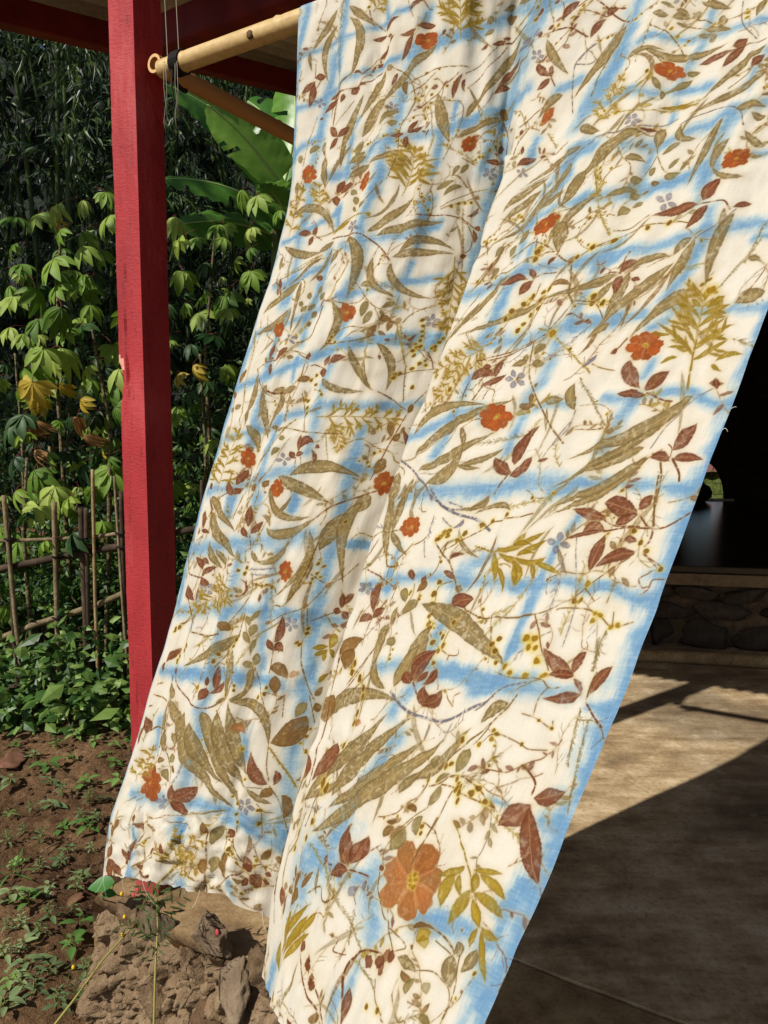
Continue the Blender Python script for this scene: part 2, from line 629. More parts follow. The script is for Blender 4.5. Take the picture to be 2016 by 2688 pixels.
W 80 1660 550 1560 560
G 150 -30 190 330 80 y
G 190 330 260 540 90 y
S 6 t 0 340 130 240 200 200
L 240 220 400 170 500 160 50 g
L 440 220 480 200 525 190 60 g
L 550 260 500 270 450 300 40 g
L 440 320 390 330 335 385 55 g
S 4 g 520 100 440 230 360 310
L 525 185 560 170 600 150 20 g
V 770 265 100
L 1110 270 1160 180 1270 80 110 b
L 1050 300 900 330 650 390 85 b
L 1150 310 1060 400 945 505 75 b
S 7 b 1050 310 1180 280 1290 270 1340 340
L 1530 270 1450 290 1370 320 45 b
S 7 v 1390 340 1250 450 1080 570 960 640
L 1380 370 1200 640 1110 980 100 o
L 1040 610 900 800 765 1040 80 o
L 1000 590 900 650 830 730 70 o
L 830 800 500 1060 80 1460 75 o
S 5 b 820 730 720 770 600 830
L 790 740 600 760 400 900 60 o
L 350 900 180 940 0 1030 60 o
L 450 880 350 1080 230 1300 90 o
L 300 960 200 1060 130 1130 70 o
L 520 780 430 820 360 890 60 b
L 390 910 340 980 320 1080 80 b
S 8 b 460 710 410 780 390 850
S 6 b 210 890 270 870 370 890
S 5 d 0 750 130 660 420 520 780 440 970 460
D 24 d 130 655 300 580 610 495 790 440 0 740
D 28 d 130 1085 210 1140
S 5 t 0 1130 140 1140 230 1300
S 6 t 620 385 440 470 300 500
L 1060 1040 800 1130 440 1450 100 o
S 8 b 420 1460 350 1530 300 1565
D 26 b 305 1565
F 575 1510 175 125 -20
M 985 1740 1110 1060 330 8 y
D 44 m 1160 1010
L 1280 1055 1200 1110 1110 1170 45 y
L 985 1100 1030 1130 1080 1160 50 y
G 1659 430 1460 770 60 g
G 1640 560 1230 990 50 g
L 1640 1040 1500 1080 1390 1150 120 o
L 1490 740 1560 740 1620 780 60 o
S 5 b 1380 1140 1500 1030 1620 880 1659 800
@550 850 3.318
W 45 370 150 290 350 200 600 140 850 80 1050 10 1300
W 90 230 560 400 510 560 450 700 370 900 290 1000 230 1200 170 1400 140 1659 130
W 80 120 1010 300 970 480 920 600 840 760 770 900 740 1080 700 1250 720 1450 710 1659 740
W 90 0 1450 200 1430 400 1370 600 1300 750 1280
W 120 1180 1240 1350 1280 1420 1270
W 80 1060 380 1000 500 950 700 900 900 850 1100
W 70 480 600 420 850 370 1050
W 70 600 800 500 1150 430 1400 390 1600
W 90 1330 900 1270 1100 1230 1280 1170 1500 1130 1659
W 60 740 1430 700 1600
W 60 200 1530 170 1659
W 60 620 60 540 300 510 430
W 50 760 300 720 480
L 545 350 540 400 530 455 30 b
S 5 b 580 320 500 350 430 410
S 4 b 430 410 460 540 500 600
S 5 y 390 60 370 300 320 560 280 860
G 390 60 280 900 22 y
L 320 400 280 460 255 525 35 t
L 430 460 400 650 310 910 45 o
S 4 b 860 280 780 520 680 730 665 850
D 28 b 870 280
S 4 t 840 290 700 240 560 410
L 1030 355 1110 310 1205 290 65 b
L 1000 360 1020 310 1055 260 45 b
L 985 370 990 420 985 465 65 b
S 5 b 890 360 920 350 975 370
L 980 470 1090 560 1340 585 65 o
L 1230 190 1290 400 1430 580 65 o
L 1350 310 1340 420 1400 570 50 o
L 1455 160 1580 340 1520 580 75 o
D 20 d 1590 470 1610 440 1650 430
L 870 460 820 475 770 490 55 t
D 16 d 880 480 915 520 925 440 960 580 980 620
S 4 d 900 560 980 600 900 690 830 750
L 760 545 690 570 600 620 55 o
L 640 550 590 590 550 620 50 o
L 510 535 500 580 510 620 30 o
L 480 560 470 700 435 850 35 o
L 495 660 480 840 490 1000 40 o
L 620 630 600 700 500 900 50 o
L 600 610 620 660 610 720 40 o
S 8 b 510 590 560 610 620 600
M 935 805 1610 830 180 7 y
M 1040 820 1150 1070 130 5 y
S 6 t 640 900 830 940 990 945 1160 960
D 16 d 820 650 840 660 830 720 830 770
S 4 t 800 600 810 760 820 930
S 7 y 740 830 600 970 480 1150 380 1300 340 1480
G 700 860 380 1300 20 t
L 330 895 400 970 400 1130 65 o
M 90 1460 260 960 150 7 y
F 340 1175 48 85 10
L 245 1410 290 1330 330 1270 50 b
L 185 1360 190 1440 210 1500 60 b
L 270 1440 240 1460 200 1490 50 b
S 4 b 60 1530 180 1470
D 40 g 165 950
L 205 590 215 620 210 660 30 t
L 275 710 250 730 230 750 35 g
L 200 730 200 755 195 775 30 g
S 3 g 210 660 200 800 190 900
L 640 970 635 1000 640 1025 45 g
L 620 1095 580 1110 550 1150 40 g
S 3 g 700 1000 640 1080 520 1280
V 640 1185 65
L 770 1110 780 1040 790 965 45 b
L 790 1080 840 1010 900 1030 75 b
L 740 1170 710 1140 695 1115 55 b
L 745 1150 780 1130 815 1120 40 b
L 910 1080 930 1060 940 1055 30 b
L 880 1090 900 1150 880 1215 35 b
S 4 b 745 1160 735 1250
S 4 b 790 1160 790 1230
S 4 d 1000 980 1000 1100 1010 1190
L 690 1320 980 1235 1300 1340 110 o
L 590 1330 780 1430 1050 1560 110 o
F 585 1440 55 90 15
L 520 1440 560 1600 640 1659 50 o
S 5 t 630 1440 690 1440 710 1470
S 9 b 960 1650 1100 1570 1300 1500 1480 1450
F 1520 1390 105 105 0
L 1400 1500 1320 1560 1215 1659 130 o
L 1530 1180 1480 1240 1420 1310 100 t
S 6 b 1659 880 1560 1060 1500 1170 1390 1360
L 1560 850 1570 910 1580 990 75 t
L 1659 960 1620 1000 1590 1010 60 t
S 5 b 1460 590 1570 650 1659 730
D 22 t 1630 800
S 4 t 1380 940 1500 880 1659 830
D 28 t 1410 945
L 420 1400 390 1430 370 1460 45 t
L 520 1370 490 1400 480 1430 50 t
S 4 t 520 1280 430 1400 280 1650
S 4 b 30 1470 40 1650
D 18 b 30 1410
S 5 t 330 1430 240 1600 200 1700
@1000 850 3.318
W 90 1540 200 1470 380 1400 520 1300 620 1250 800 1180 950 1100 1100
W 100 250 1000 400 930 600 830 800 760 950 800
W 150 160 1530 400 1470 700 1450 1000 1420 1300 1390 1659 1420
W 80 780 480 720 620 640 800 570 1000 480 1150
W 80 1659 720 1500 700 1350 740
W 90 0 720 150 720 330 690
W 90 0 130 200 150 450 210
M 980 175 480 420 150 7 y
M 750 300 500 640 100 6 y
S 5 o 680 0 500 330
S 6 b 1340 150 1070 260 900 330 780 400
S 4 t 1300 0 1190 130 1090 240
D 22 d 1190 50
S 3 t 720 440 650 560 540 720
D 20 d 600 580
L 1000 450 900 430 800 510 75 b
L 985 460 1020 380 1075 300 45 b
L 1100 440 990 490 870 545 50 b
S 10 b 800 490 740 560 690 690
S 7 b 885 550 840 620 800 665
S 6 b 960 530 920 600 895 655
L 900 400 940 380 970 375 40 b
V 1185 480 95
S 7 t 1350 140 1320 310 1300 440 1340 600 1420 760 1500 900 1600 1050
L 1280 260 1270 300 1230 320 50 o
L 1290 320 1220 340 1145 365 60 o
L 1450 180 1410 220 1350 270 40 g
L 1330 350 1380 350 1440 350 70 g
L 1310 600 1310 640 1290 700 50 t
L 1215 730 1270 710 1355 710 60 t
L 1440 680 1520 680 1610 670 85 o
L 1340 550 1355 530 1365 515 25 t
L 290 975 520 740 935 710 75 o
L 300 1150 700 850 1190 660 85 o
F 1020 820 135 125 -25
S 6 t 720 935 820 860 900 845
L 740 920 740 1000 735 1100 55 o
L 340 1290 640 1140 1010 940 75 o
L 400 1390 600 1290 740 1080 110 o
L 700 1250 900 1180 1080 1080 50 o
L 680 1240 780 1260 880 1255 40 o
S 8 v 190 1190 290 1290 400 1420 440 1540
L 1160 1220 1220 1080 1395 895 110 b
L 1130 1290 1050 1240 1005 1160 120 b
L 1110 1310 1230 1270 1345 1165 95 b
S 8 b 1090 1310 1030 1380 970 1465
S 6 v 1659 870 1530 1040 1430 1170
L 1390 1200 1430 1195 1485 1185 30 b
L 290 1350 220 1500 150 1659 40 o
L 180 1300 130 1470 90 1659 55 o
S 10 v 440 1450 520 1580 650 1620 750 1600
L 930 1480 840 1580 700 1620 45 o
L 190 935 220 1000 225 1080 40 b
D 22 d 270 230 300 200 340 195 440 215 470 205 540 130 510 165 330 350 390 365 260 390 100 470 265 555
S 5 b 300 220 380 240 440 310 460 400
S 4 t 80 470 240 420 470 400
G 170 0 200 350 50 y
G 210 350 180 680 40 t
S 5 v 0 610 120 690 230 770
S 6 b 400 590 250 740 100 1000 0 1180
L 270 700 250 740 230 780 50 t
@1450 850 3.318
W 110 430 650 700 650 900 600 1100 580 1300 640 1450 690 1600 680
W 80 850 320 780 450
W 120 640 720 560 850 480 1000 440 1100
W 130 0 1480 300 1400 600 1400 900 1420 1200 1450 1350 1470
W 40 1620 600 1500 880 1400 1100 1280 1430
G 20 100 330 430 90 y
G 250 480 440 880 80 g
D 30 m 20 90
L 740 560 650 430 650 305 150 b
L 780 570 880 490 1000 405 95 b
L 790 610 660 610 540 605 75 b
S 9 b 800 590 920 650 1020 670
S 14 y 1200 370 1170 580
S 8 y 1250 100 1200 370
L 1390 345 1420 370 1480 410 40 y
L 1430 310 1550 260 1659 265 45 y
L 920 340 1000 300 1070 280 35 y
L 1370 510 1430 510 1495 515 50 b
L 1430 460 1435 510 1445 560 60 b
S 7 v 1400 560 1250 640 1100 790 950 930 840 1090
L 1220 620 800 900 145 1175 125 o
L 780 1080 560 1170 200 1330 90 o
L 950 870 600 1090 0 1430 70 o
L 810 1160 500 1380 0 1590 90 o
L 720 1290 350 1510 0 1650 60 o
L 1060 1120 1160 1000 1270 860 110 b
L 1060 1200 1180 1160 1320 1185 80 b
L 1040 1210 940 1160 840 1180 90 b
S 12 b 1060 1190 1110 1290 1115 1370
S 5 b 1040 1180 1050 1100 1010 1055
S 12 t 940 1190 945 1320 930 1450 900 1600
L 200 760 170 640 210 530 90 o
S 5 v 210 760 160 900 80 1010 0 1090
S 4 t 490 750 460 820 490 920
D 36 t 490 945
S 3 b 190 920 430 910
L 385 270 340 330 260 390 30 v
S 5 d 350 360 420 390 520 400
@450 1300 3.318
W 45 260 60 200 300 150 500 60 900
W 130 150 480 350 450 600 420 800 400 1000 370 1200 350
W 110 1540 430 1659 430
W 110 40 1000 250 990 500 1010 750 1020 1000 1040 1250 1080 1500 1110
W 110 0 1530 200 1560 450 1570 700 1600 900 1640
W 80 540 40 490 180
W 70 760 30 720 180
W 80 1070 50 1030 130
W 80 610 520 560 720 520 900 470 1080 400 1300 350 1480
W 80 930 500 880 700 830 950 800 1200 770 1500
W 130 1430 350 1350 600 1290 850 1250 1080 1220 1350 1220 1600
W 60 250 880 200 1000 160 1120
L 300 290 310 200 315 130 40 b
D 24 b 255 310
L 345 330 310 310 285 310 35 b
S 4 b 290 350 220 420
L 390 10 430 120 540 320 65 o
L 380 150 400 300 450 450 80 o
L 440 300 480 450 575 545 55 o
L 350 390 370 530 420 640 50 o
L 400 470 440 560 490 650 45 o
S 4 b 360 0 380 130
S 5 y 610 0 560 140 510 200
S 4 t 720 0 620 180 600 300
D 14 b 595 318
L 680 280 690 180 705 90 60 b
L 690 340 740 290 790 235 50 b
L 670 370 645 320 640 280 50 b
S 4 b 685 350 682 480
L 860 0 960 180 1190 190 70 o
L 930 150 980 100 1040 0 30 o
L 785 180 840 220 860 280 40 o
L 830 300 990 340 1260 190 90 o
S 8 b 1260 190 1420 80 1659 0
L 690 490 720 560 770 590 45 o
L 740 590 900 560 1010 390 55 o
S 5 v 1050 360 920 560 860 660
G 660 660 900 640 50 v
G 680 700 840 700 60 v
D 16 d 590 660 630 690 650 640
F 980 670 60 95 5
L 1195 310 1180 580 885 890 75 o
L 1500 150 1370 340 1290 480 130 o
L 1240 540 1130 720 1000 960 100 o
G 1270 450 1030 900 70 y
S 8 d 1290 400 1200 620 1080 840 980 970 900 970
L 1659 60 1490 300 1490 780 115 o
S 4 d 1340 70 1350 160 1300 260
D 18 d 1500 235 1280 600 1270 680 1290 715
S 6 t 1220 690 1340 770 1480 720 1640 600
D 32 t 1350 790
S 6 t 1340 790 1180 970 980 1050 830 1130
D 26 t 1175 970 830 1125
L 290 650 270 590 235 535 60 b
L 270 640 310 570 345 600 60 b
L 280 690 330 650 390 620 45 b
L 275 700 300 760 310 790 60 b
L 245 760 220 850 190 930 40 b
L 165 770 150 850 180 910 55 b
S 5 b 160 670 240 710 300 690
S 5 t 150 490 160 670
V 318 815 60
M 590 815 240 960 150 6 y
D 16 d 740 790 790 800 830 790 870 810
S 5 d 720 780 800 800 880 800 900 860
S 5 t 700 700 690 860 560 1040 500 1120
L 600 740 650 830 570 890 25 b
S 5 t 140 780 150 1010 170 1180
S 6 t 170 1180 290 1230 430 1215
L 420 1150 460 1150 500 1190 90 t
L 590 1230 360 1360 100 1480 90 o
S 6 d 620 1050 560 1270 440 1420 340 1540
D 18 d 555 1270 530 1330 410 1390 370 1450
S 5 t 300 1470 380 1450
S 5 d 130 1080 60 1120 0 1180
D 16 d 60 1140 20 1160 120 1300 90 1340 40 1390 20 1440
L 60 1330 30 1350 0 1390 40 b
S 5 g 640 1080 690 1280 690 1400
L 640 1070 680 1100 690 1150 50 g
L 780 1010 740 1060 700 1110 35 g
L 630 1200 660 1240 690 1300 60 g
L 750 1140 720 1180 700 1240 65 g
L 740 1260 710 1320 690 1380 40 g
L 745 1385 735 1440 720 1490 65 g
L 630 1480 670 1480 715 1500 60 g
L 700 1500 680 1580 650 1659 55 o
L 895 1290 960 1190 970 1055 80 b
L 890 1360 850 1310 830 1265 65 b
L 895 1360 940 1330 985 1370 95 b
S 5 b 885 1360 855 1555
V 1060 1130 75
S 5 d 1190 980 1190 1200 1150 1290 1140 1500 1190 1659
D 20 d 1200 1170 1190 1210 1110 1290 1130 1310
L 1510 960 1560 900 1610 860 60 b
L 1500 990 1500 920 1500 850 60 b
L 1500 1020 1450 1010 1420 1000 60 b
L 1510 1010 1540 1050 1570 1060 70 b
S 6 b 1225 1100 1330 1060 1470 1010
S 9 y 1340 1045 1420 1130 1490 1190
L 1230 1340 1310 1330 1390 1320 45 y
L 1250 1400 1310 1380 1380 1350 40 y
L 1340 1450 1350 1400 1380 1350 40 y
L 1460 1210 1430 1270 1400 1340 80 y
L 1430 1420 1420 1370 1400 1340 40 y
L 1300 1630 1330 1590 1390 1550 40 y
@900 1300 3.318
W 110 200 780 450 740 750 710 1000 740 1250 740 1659 780
W 110 1300 500 1080 600 1020 750 950 900 870 1050 800 1200 730 1350
W 120 300 1500 600 1480 900 1510 1150 1560 1400 1600 1659 1600
W 90 480 500 420 650 380 800
W 90 1620 950 1500 1200 1450 1350
W 80 60 430 250 440
L 470 -20 400 300 380 560 70 o
G 420 200 380 600 60 g
S 8 d 380 560 390 620 490 615
L 550 0 480 200 460 340 50 o
L 460 320 480 420 570 525 65 o
F 600 275 100 75 -55
S 4 t 250 470 340 330 420 330 530 310
S 12 v 760 0 880 100 1000 160 1160 200 1260 290
G 790 180 760 380 60 v
G 880 200 950 270 60 v
G 930 60 1050 100 50 v
G 720 400 740 550 40 v
L 1250 0 1200 80 1050 110 40 o
L 1470 130 1350 70 1150 150 50 o
L 1020 290 1060 450 1160 525 40 o
L 1060 200 1030 250 960 280 30 v
D 24 d 905 330 940 310 870 370 850 390 930 350 1005 385 1070 325 1200 250 1290 210 1440 165
S 6 d 890 480 1050 380 1200 290 1300 220 1500 190 1659 150
S 8 t 840 430 880 510 930 580 960 700 970 800 1000 900 1040 990
S 5 t 890 500 930 400
L 1050 505 980 510 940 550 35 b
S 4 t 930 570 950 500 1010 430
L 870 650 920 680 970 720 60 b
D 36 t 980 800
S 10 y 1140 430 1290 480
L 1290 480 1500 450 1659 370 45 y
L 1300 480 1330 600 1310 740 70 y
L 1380 500 1500 560 1659 560 60 y
L 1350 610 1390 700 1385 830 50 y
L 1480 560 1530 660 1490 780 70 y
S 6 d 620 440 700 400 740 370
S 5 d 480 570 560 500 620 430
S 5 b 240 650 350 730 450 800
D 26 t 455 800
L 255 1020 270 870 345 740 70 b
L 245 1080 200 1060 145 1100 75 b
L 250 1070 300 1010 355 970 60 b
S 5 b 245 1070 200 1180 160 1300
L 0 1440 60 1300 170 1250 110 t
V 215 810 65
L 600 650 600 690 610 740 55 b
L 730 710 700 740 680 760 40 b
L 735 750 690 790 640 840 50 t
L 550 810 530 870 545 935 70 g
L 640 910 590 960 520 1040 65 g
S 5 g 620 770 600 880 500 1050 470 1120
D 20 d 580 850
S 5 d 940 740 820 780 770 920 730 1100 770 1260 830 1330
D 26 d 825 745 770 845 745 930 735 1030 730 1110 740 1140 765 1270
D 28 d 855 1225 865 1310 820 1350 780 1460
L 670 940 1050 1130 1440 1500 200 o
S 5 d 1030 1010 930 1150 860 1300
D 22 d 940 1100
L 925 950 1000 900 1110 885 130 b
S 8 t 1050 990 1200 1050 1340 1055 1500 1050 1659 1040
S 3 t 1310 1030 1310 1180 1280 1450
D 24 d 1310 1290 1365 1240 1330 1350 1340 1450 1440 1500 1490 1560
L 465 970 440 1050 410 1130 40 o
L 400 1120 350 1200 310 1260 80 o
L 390 1160 320 1300 270 1540 70 o
L 275 1520 290 1600 345 1659 55 o
L 450 1240 420 1280 390 1300 70 g
S 6 b 340 1260 180 1440 20 1640
L 725 1140 620 1380 440 1659 120 o
L 640 1600 650 1440 795 1340 90 b
L 620 1600 570 1570 550 1520 100 b
L 640 1610 690 1580 735 1530 45 b
L 810 1510 770 1580 700 1659 60 b
S 5 d 860 1350 920 1390 1000 1380 1010 1340
S 4 d 920 1390 900 1430
L 100 1440 80 1480 60 1510 30 t
D 20 d 135 1580
@1350 1250 3.318
W 80 560 350 480 480
W 110 0 950 200 940 450 920 600 970 800 980 1000 1050 1180 1110
W 90 380 600 320 730 230 880 170 1050 80 1300 20 1500
W 70 1540 330 1420 600 1320 900 1200 1180 1080 1480
L 0 600 60 540 110 480 45 y
L 0 600 150 540 280 480 40 y
L 0 600 80 570 160 590 40 y
L 40 680 150 620 290 555 50 y
L 30 690 100 650 185 665 35 y
L 20 700 150 750 280 700 50 y
L 180 750 300 800 420 865 55 y
L 150 750 160 820 155 890 45 y
L 0 720 40 800 70 820 40 y
L 20 760 10 850 0 940 40 y
L 1070 330 900 270 770 230 170 b
L 860 430 960 380 1075 340 90 b
L 790 390 650 330 515 300 100 b
L 1080 300 1140 240 1215 180 95 b
L 770 480 680 440 590 500 100 b
L 800 480 620 500 440 560 40 b
L 780 520 700 680 640 840 110 b
L 1060 680 900 700 695 800 110 b
L 950 570 1000 560 1070 570 60 b
S 10 b 770 490 950 460 1250 460 1400 400 1540 310
S 7 b 740 370 860 440 1090 450
S 9 b 1090 350 1150 430 1210 470 1190 560 1150 620
S 12 t 1250 0 1230 200 1220 440
D 28 d 1110 590 1160 660 1040 490
S 5 b 1140 690 1250 800 1190 840
S 5 b 1150 690 1290 790
D 24 d 1280 810
S 5 b 1190 850 1110 910 1130 980 1180 970
S 5 b 1310 900 1220 910 1180 990 1110 1040
S 8 t 1050 690 800 850 650 950 500 1060 350 1140 200 1210 0 1220
D 36 m 630 945
S 4 t 410 840 520 850 610 860 630 930
S 5 t 410 860 290 905
D 20 t 290 905
V 390 590 110
S 6 d 600 980 690 1100
D 28 d 555 1085 510 1090
S 7 d 370 1165 480 1150 620 1170 740 1230 830 1310 940 1300 1030 1270
D 28 m 700 1210 740 1220 680 1270 840 1320 900 1300
S 5 d 860 1190 850 1310
S 3 v 540 540 530 900 500 1230 410 1480
S 5 b 200 1220 230 1400 260 1560
D 32 m 130 1420 190 1415 140 1490 195 1500 210 1610
G 800 1350 700 1659 80 g
@1250 1650 3.687
W 150 0 600 200 540 400 590 650 600 900 640
W 100 1100 760 1200 780 1250 800
W 130 1540 400 1400 680 1260 1000 1130 1300 1020 1600
W 90 440 130 330 300 280 400
W 70 150 1650 280 1700
L 940 480 780 360 665 195 150 b
L 920 450 970 330 1070 240 110 b
L 940 470 820 440 680 440 90 b
L 1090 640 1200 480 1320 370 110 b
L 1010 640 850 680 640 680 110 b
L 940 500 990 560 1010 640 60 b
S 12 t 1060 690 1100 560 1160 430
G 1200 100 1130 420 90 g
S 12 b 1060 720 1130 830 1220 960
D 34 m 510 100 580 95 520 185 590 195 600 315 650 455 500 460 365 440 310 380
S 5 t 615 0 630 120 690 400
S 6 t 180 410 380 490 620 490 690 570 780 570
S 6 t 690 570 600 690 540 830
S 6 t 450 820 540 850 620 900 710 970 730 900
D 22 d 600 890 710 965 230 1025 430 1110
S 6 t 50 1130 220 1030 350 1070 430 1120 510 1170 650 1170
D 28 m 55 1130
S 9 t 430 650 240 870 0 1130
L 340 730 200 790 70 920 120 o
G 1010 780 900 1340 80 g
G 1100 900 920 1659 50 g
G 970 1460 900 1800 50 g
L 530 1640 700 1640 880 1590 180 b
S 14 b 510 1600 540 1500 490 1380 450 1330
D 36 t 455 1340
S 10 v 510 530 300 590 100 710 0 780
@350 1700 3.318
W 90 230 200 400 220 600 240 800 260 950 280 1150 300 1300 340
W 110 590 520 590 700 570 860 490 1050 460 1180
W 70 700 300 640 420
W 130 0 1280 200 1330 400 1350 600 1370 800 1430 1000 1500 1200 1590 1350 1640
W 90 230 650 190 850
W 140 1500 330 1480 600 1420 850 1370 1100 1330 1350 1300 1500
W 90 400 1500 390 1659
W 80 960 680 980 950
L 380 10 320 60 290 120 50 b
L 265 120 260 170 265 210 40 b
L 360 170 355 200 360 230 35 b
S 5 b 360 180 400 340 480 460 570 515 650 520 780 460
S 5 t 325 240 310 600 250 900 190 1000
S 4 d 215 320 260 300
S 4 d 190 400 250 430 290 460
S 4 b 130 570 150 520 185 500
L 855 30 830 220 790 430 70 o
L 1035 180 1000 330 930 440 50 o
L 690 370 710 280 730 160 55 b
L 650 400 740 360 775 300 55 b
L 640 350 610 400 575 450 75 b
L 655 250 645 300 640 330 30 b
S 5 t 500 310 540 340 510 390
D 22 m 560 345
S 6 t 1050 180 1110 400 1180 620
D 20 d 1075 435 1010 490 1170 350 1145 405
L 1190 190 1290 190 1360 270 110 t
L 1240 250 1250 320 1250 400 110 t
D 42 n 1410 235
S 7 t 1470 150 1520 330 1590 460
S 6 t 1540 420 1570 560 1590 650
L 1520 490 1460 530 1410 600 90 g
L 1520 590 1400 740 1225 820 210 t
L 1590 480 1610 520 1610 560 80 t
L 1659 340 1620 390 1590 410 50 t
S 5 t 1330 430 1310 600
S 4 t 1160 390 1250 410 1330 430
L 120 590 140 660 125 740 50 b
L 130 650 70 760 30 850 50 b
L 320 300 340 380 340 440 60 o
D 50 o 370 510
L 330 440 380 600 430 720 80 o
L 300 560 280 640 290 720 30 o
L 290 720 270 800 275 880 60 o
L 340 730 360 780 350 830 50 o
L 400 730 420 820 430 920 40 o
S 6 d 150 710 200 680 270 690
S 5 d 230 740 260 660
L 440 560 480 900 850 1420 130 o
L 510 640 560 880 790 1170 120 o
L 600 550 700 850 950 1470 110 o
L 720 560 780 850 980 1220 150 o
L 830 470 900 850 1010 1085 110 o
L 850 460 1120 560 1210 840 100 o
L 1000 1230 1090 1310 1190 1360 60 o
L 980 370 930 420 840 450 40 o
L 700 490 750 460 790 450 30 o
L 860 700 920 690 970 740 70 n
S 4 t 900 600 960 640 980 680
L 1180 1180 1080 1080 1040 885 130 b
L 1220 1190 1260 1120 1250 1055 65 b
L 1210 1220 1160 1260 1110 1290 80 t
S 5 t 990 1215 1130 1215
S 6 t 1190 1200 1250 1330 1300 1500 1340 1640
S 6 y 1220 860 1300 1000 1380 1120 1420 1210
G 1220 860 1420 1210 60 y
S 5 t 1210 850 1190 1010 1190 1150
L 1280 1290 1330 1370 1290 1490 100 t
F 150 1180 80 180 3
M 20 1170 150 870 90 5 y
L 240 930 240 960 225 990 50 t
L 330 900 330 950 300 980 60 g
L 280 1050 260 1100 290 1160 60 g
L 340 1010 340 1050 370 1070 40 t
S 4 t 290 870 310 1100 340 1250
L 350 1340 340 1270 370 1190 90 b
L 350 1340 450 1280 540 1205 130 b
L 350 1350 400 1400 465 1465 90 b
S 4 b 250 1330 350 1350
V 240 1360 80
V 980 1390 90
G 780 1430 480 1450 30 y
S 5 t 780 1430 480 1460 320 1480 130 1510
D 26 b 40 1500 30 1540
L 30 1560 80 1580 90 1620 40 b
S 4 t 310 1540 440 1530 490 1590
S 4 d 900 1440 890 1640
D 20 d 890 1370 885 1470 895 1545
S 4 d 1110 1440 1100 1659
D 24 d 1095 1415 1085 1540
S 4 t 1080 1360 1130 1430 1220 1450
D 20 m 985 1130 960 865
@800 1700 3.318
L 10 1340 250 1000 480 760 60 o
W 130 250 1620 420 1330 620 1050 800 780 
W 140 760 560 900 380 1150 230 1400 250 1659 300
L 200 570 430 400 820 470 130 o
L 180 1095 400 900 720 580 110 o
L 240 1290 500 960 920 610 120 o
L 0 1330 200 1230 330 1150 70 o
L 210 1390 600 1130 1010 800 110 o
L 90 1605 650 1220 1200 780 150 o
L 900 1150 1200 960 1460 700 110 o
L 800 1275 880 1170 1000 1080 70 o
L 690 360 610 260 640 80 70 o
L 770 340 860 160 1000 -40 110 o
S 14 v 740 380 820 480 930 580 1130 630 1300 600 1450 520 1659 430
S 8 v 1060 670 1010 790
S 8 v 1290 650 1190 800
L 950 300 990 150 1140 10 100 b
L 930 300 890 260 880 200 100 b
L 960 300 1020 240 1065 205 45 b
L 1010 320 1100 270 1140 180 55 b
L 1080 510 1020 440 1030 330 110 b
L 1000 490 1110 460 1170 360 110 b
S 8 b 940 300 970 440
S 5 d 1150 410 1210 360 1240 440 1290 500
S 5 d 1290 470 1300 410 1360 380
D 60 g 1350 780
L 1460 890 1400 980 1330 1090 120 g
L 1150 930 1100 980 1090 1040 60 g
D 34 d 1400 800 1230 1030 1290 1010 1150 1130
S 10 t 1659 660 1400 860 1080 1080
S 7 t 1060 1080 1010 1230 920 1360 850 1440
L 1200 1200 1140 1300 1080 1380 100 g
L 1130 1150 1190 1120 1280 1100 60 g
S 9 d 1060 1190 1200 1170 1290 1120 1420 1140 1540 1240 1659 1390
S 8 d 1200 1190 1300 1220 1400 1290 1550 1350 1659 1390
D 30 d 1340 1150 1360 1200 1340 1240 1390 1230 1370 1280 1360 1350 1480 1280 1540 1230 1600 1350
S 8 t 1300 1260 1180 1500 1080 1650
S 7 t 1080 1390 900 1500 740 1659
D 34 t 880 1400 900 1380
L 960 1430 920 1390 880 1400 60 t
L 700 1530 780 1520 830 1490 50 t
L 1040 1470 980 1540 990 1640 90 g
L 690 1620 720 1590 770 1570 60 g
L 860 1560 800 1620 750 1690 80 t
D 24 d 1040 1560 1030 1620
S 6 d 500 380 470 500 430 640 390 800 300 1000
D 24 d 490 420 440 560 410 650 320 840
L 250 820 180 970 60 1160 130 b
L 240 400 180 520 150 640 90 t
L 410 0 380 80 340 180 100 t
S 6 b 610 0 430 240 280 430
S 6 d 590 210 450 310 330 420
D 24 d 460 260 500 340 430 130 400 210
L 430 640 460 650 490 660 70 n
S 5 b 320 0 120 800 40 1200
L 55 920 40 1050 10 1150 35 b
S 5 o 280 900 150 1200 100 1500
S 6 b 230 1000 120 1300 30 1560
D 34 d 160 1180 190 1220
D 24 t 95 1520
@260 2150 3.318
W 110 700 80 690 200
W 130 690 540 690 640
W 120 1090 50 1250 60 1400 170 1600 260
W 70 310 120 310 250 260 420 270 520
W 70 1140 580 1150 640
W 45 90 20 60 200
S 9 y 535 540 650 400
M 600 460 700 170 150 5 y
M 660 390 920 130 110 5 y
M 640 430 880 400 100 4 y
L 120 60 130 120 120 160 50 t
L 215 25 180 60 120 150 40 t
S 4 t 120 160 60 270
L 130 220 100 280 90 330 50 b
L 80 340 75 430 70 510 40 b
L 95 330 130 420 190 470 60 b
L 200 265 220 320 240 400 35 b
L 255 275 255 330 290 380 50 b
L 340 190 310 250 280 330 40 b
S 5 b 380 60 390 150 340 230
S 5 t 310 410 440 310
S 5 t 330 400 560 280
D 32 b 445 298 503 275 575 268
L 340 440 360 470 385 505 35 b
L 340 430 350 415 370 405 40 b
L 400 500 420 490 435 485 25 b
S 7 t 940 130 935 300 920 530 930 690
L 910 35 920 90 945 140 70 t
L 1065 90 1010 140 970 240 100 g
L 920 350 900 420 920 460 65 t
L 940 390 980 400 970 470 110 g
D 30 t 918 535
L 1090 310 1070 420 1080 560 60 t
L 1020 400 1050 440 1080 530 50 t
S 5 t 1080 180 1090 310
S 5 t 920 540 980 600 1040 590 1090 550
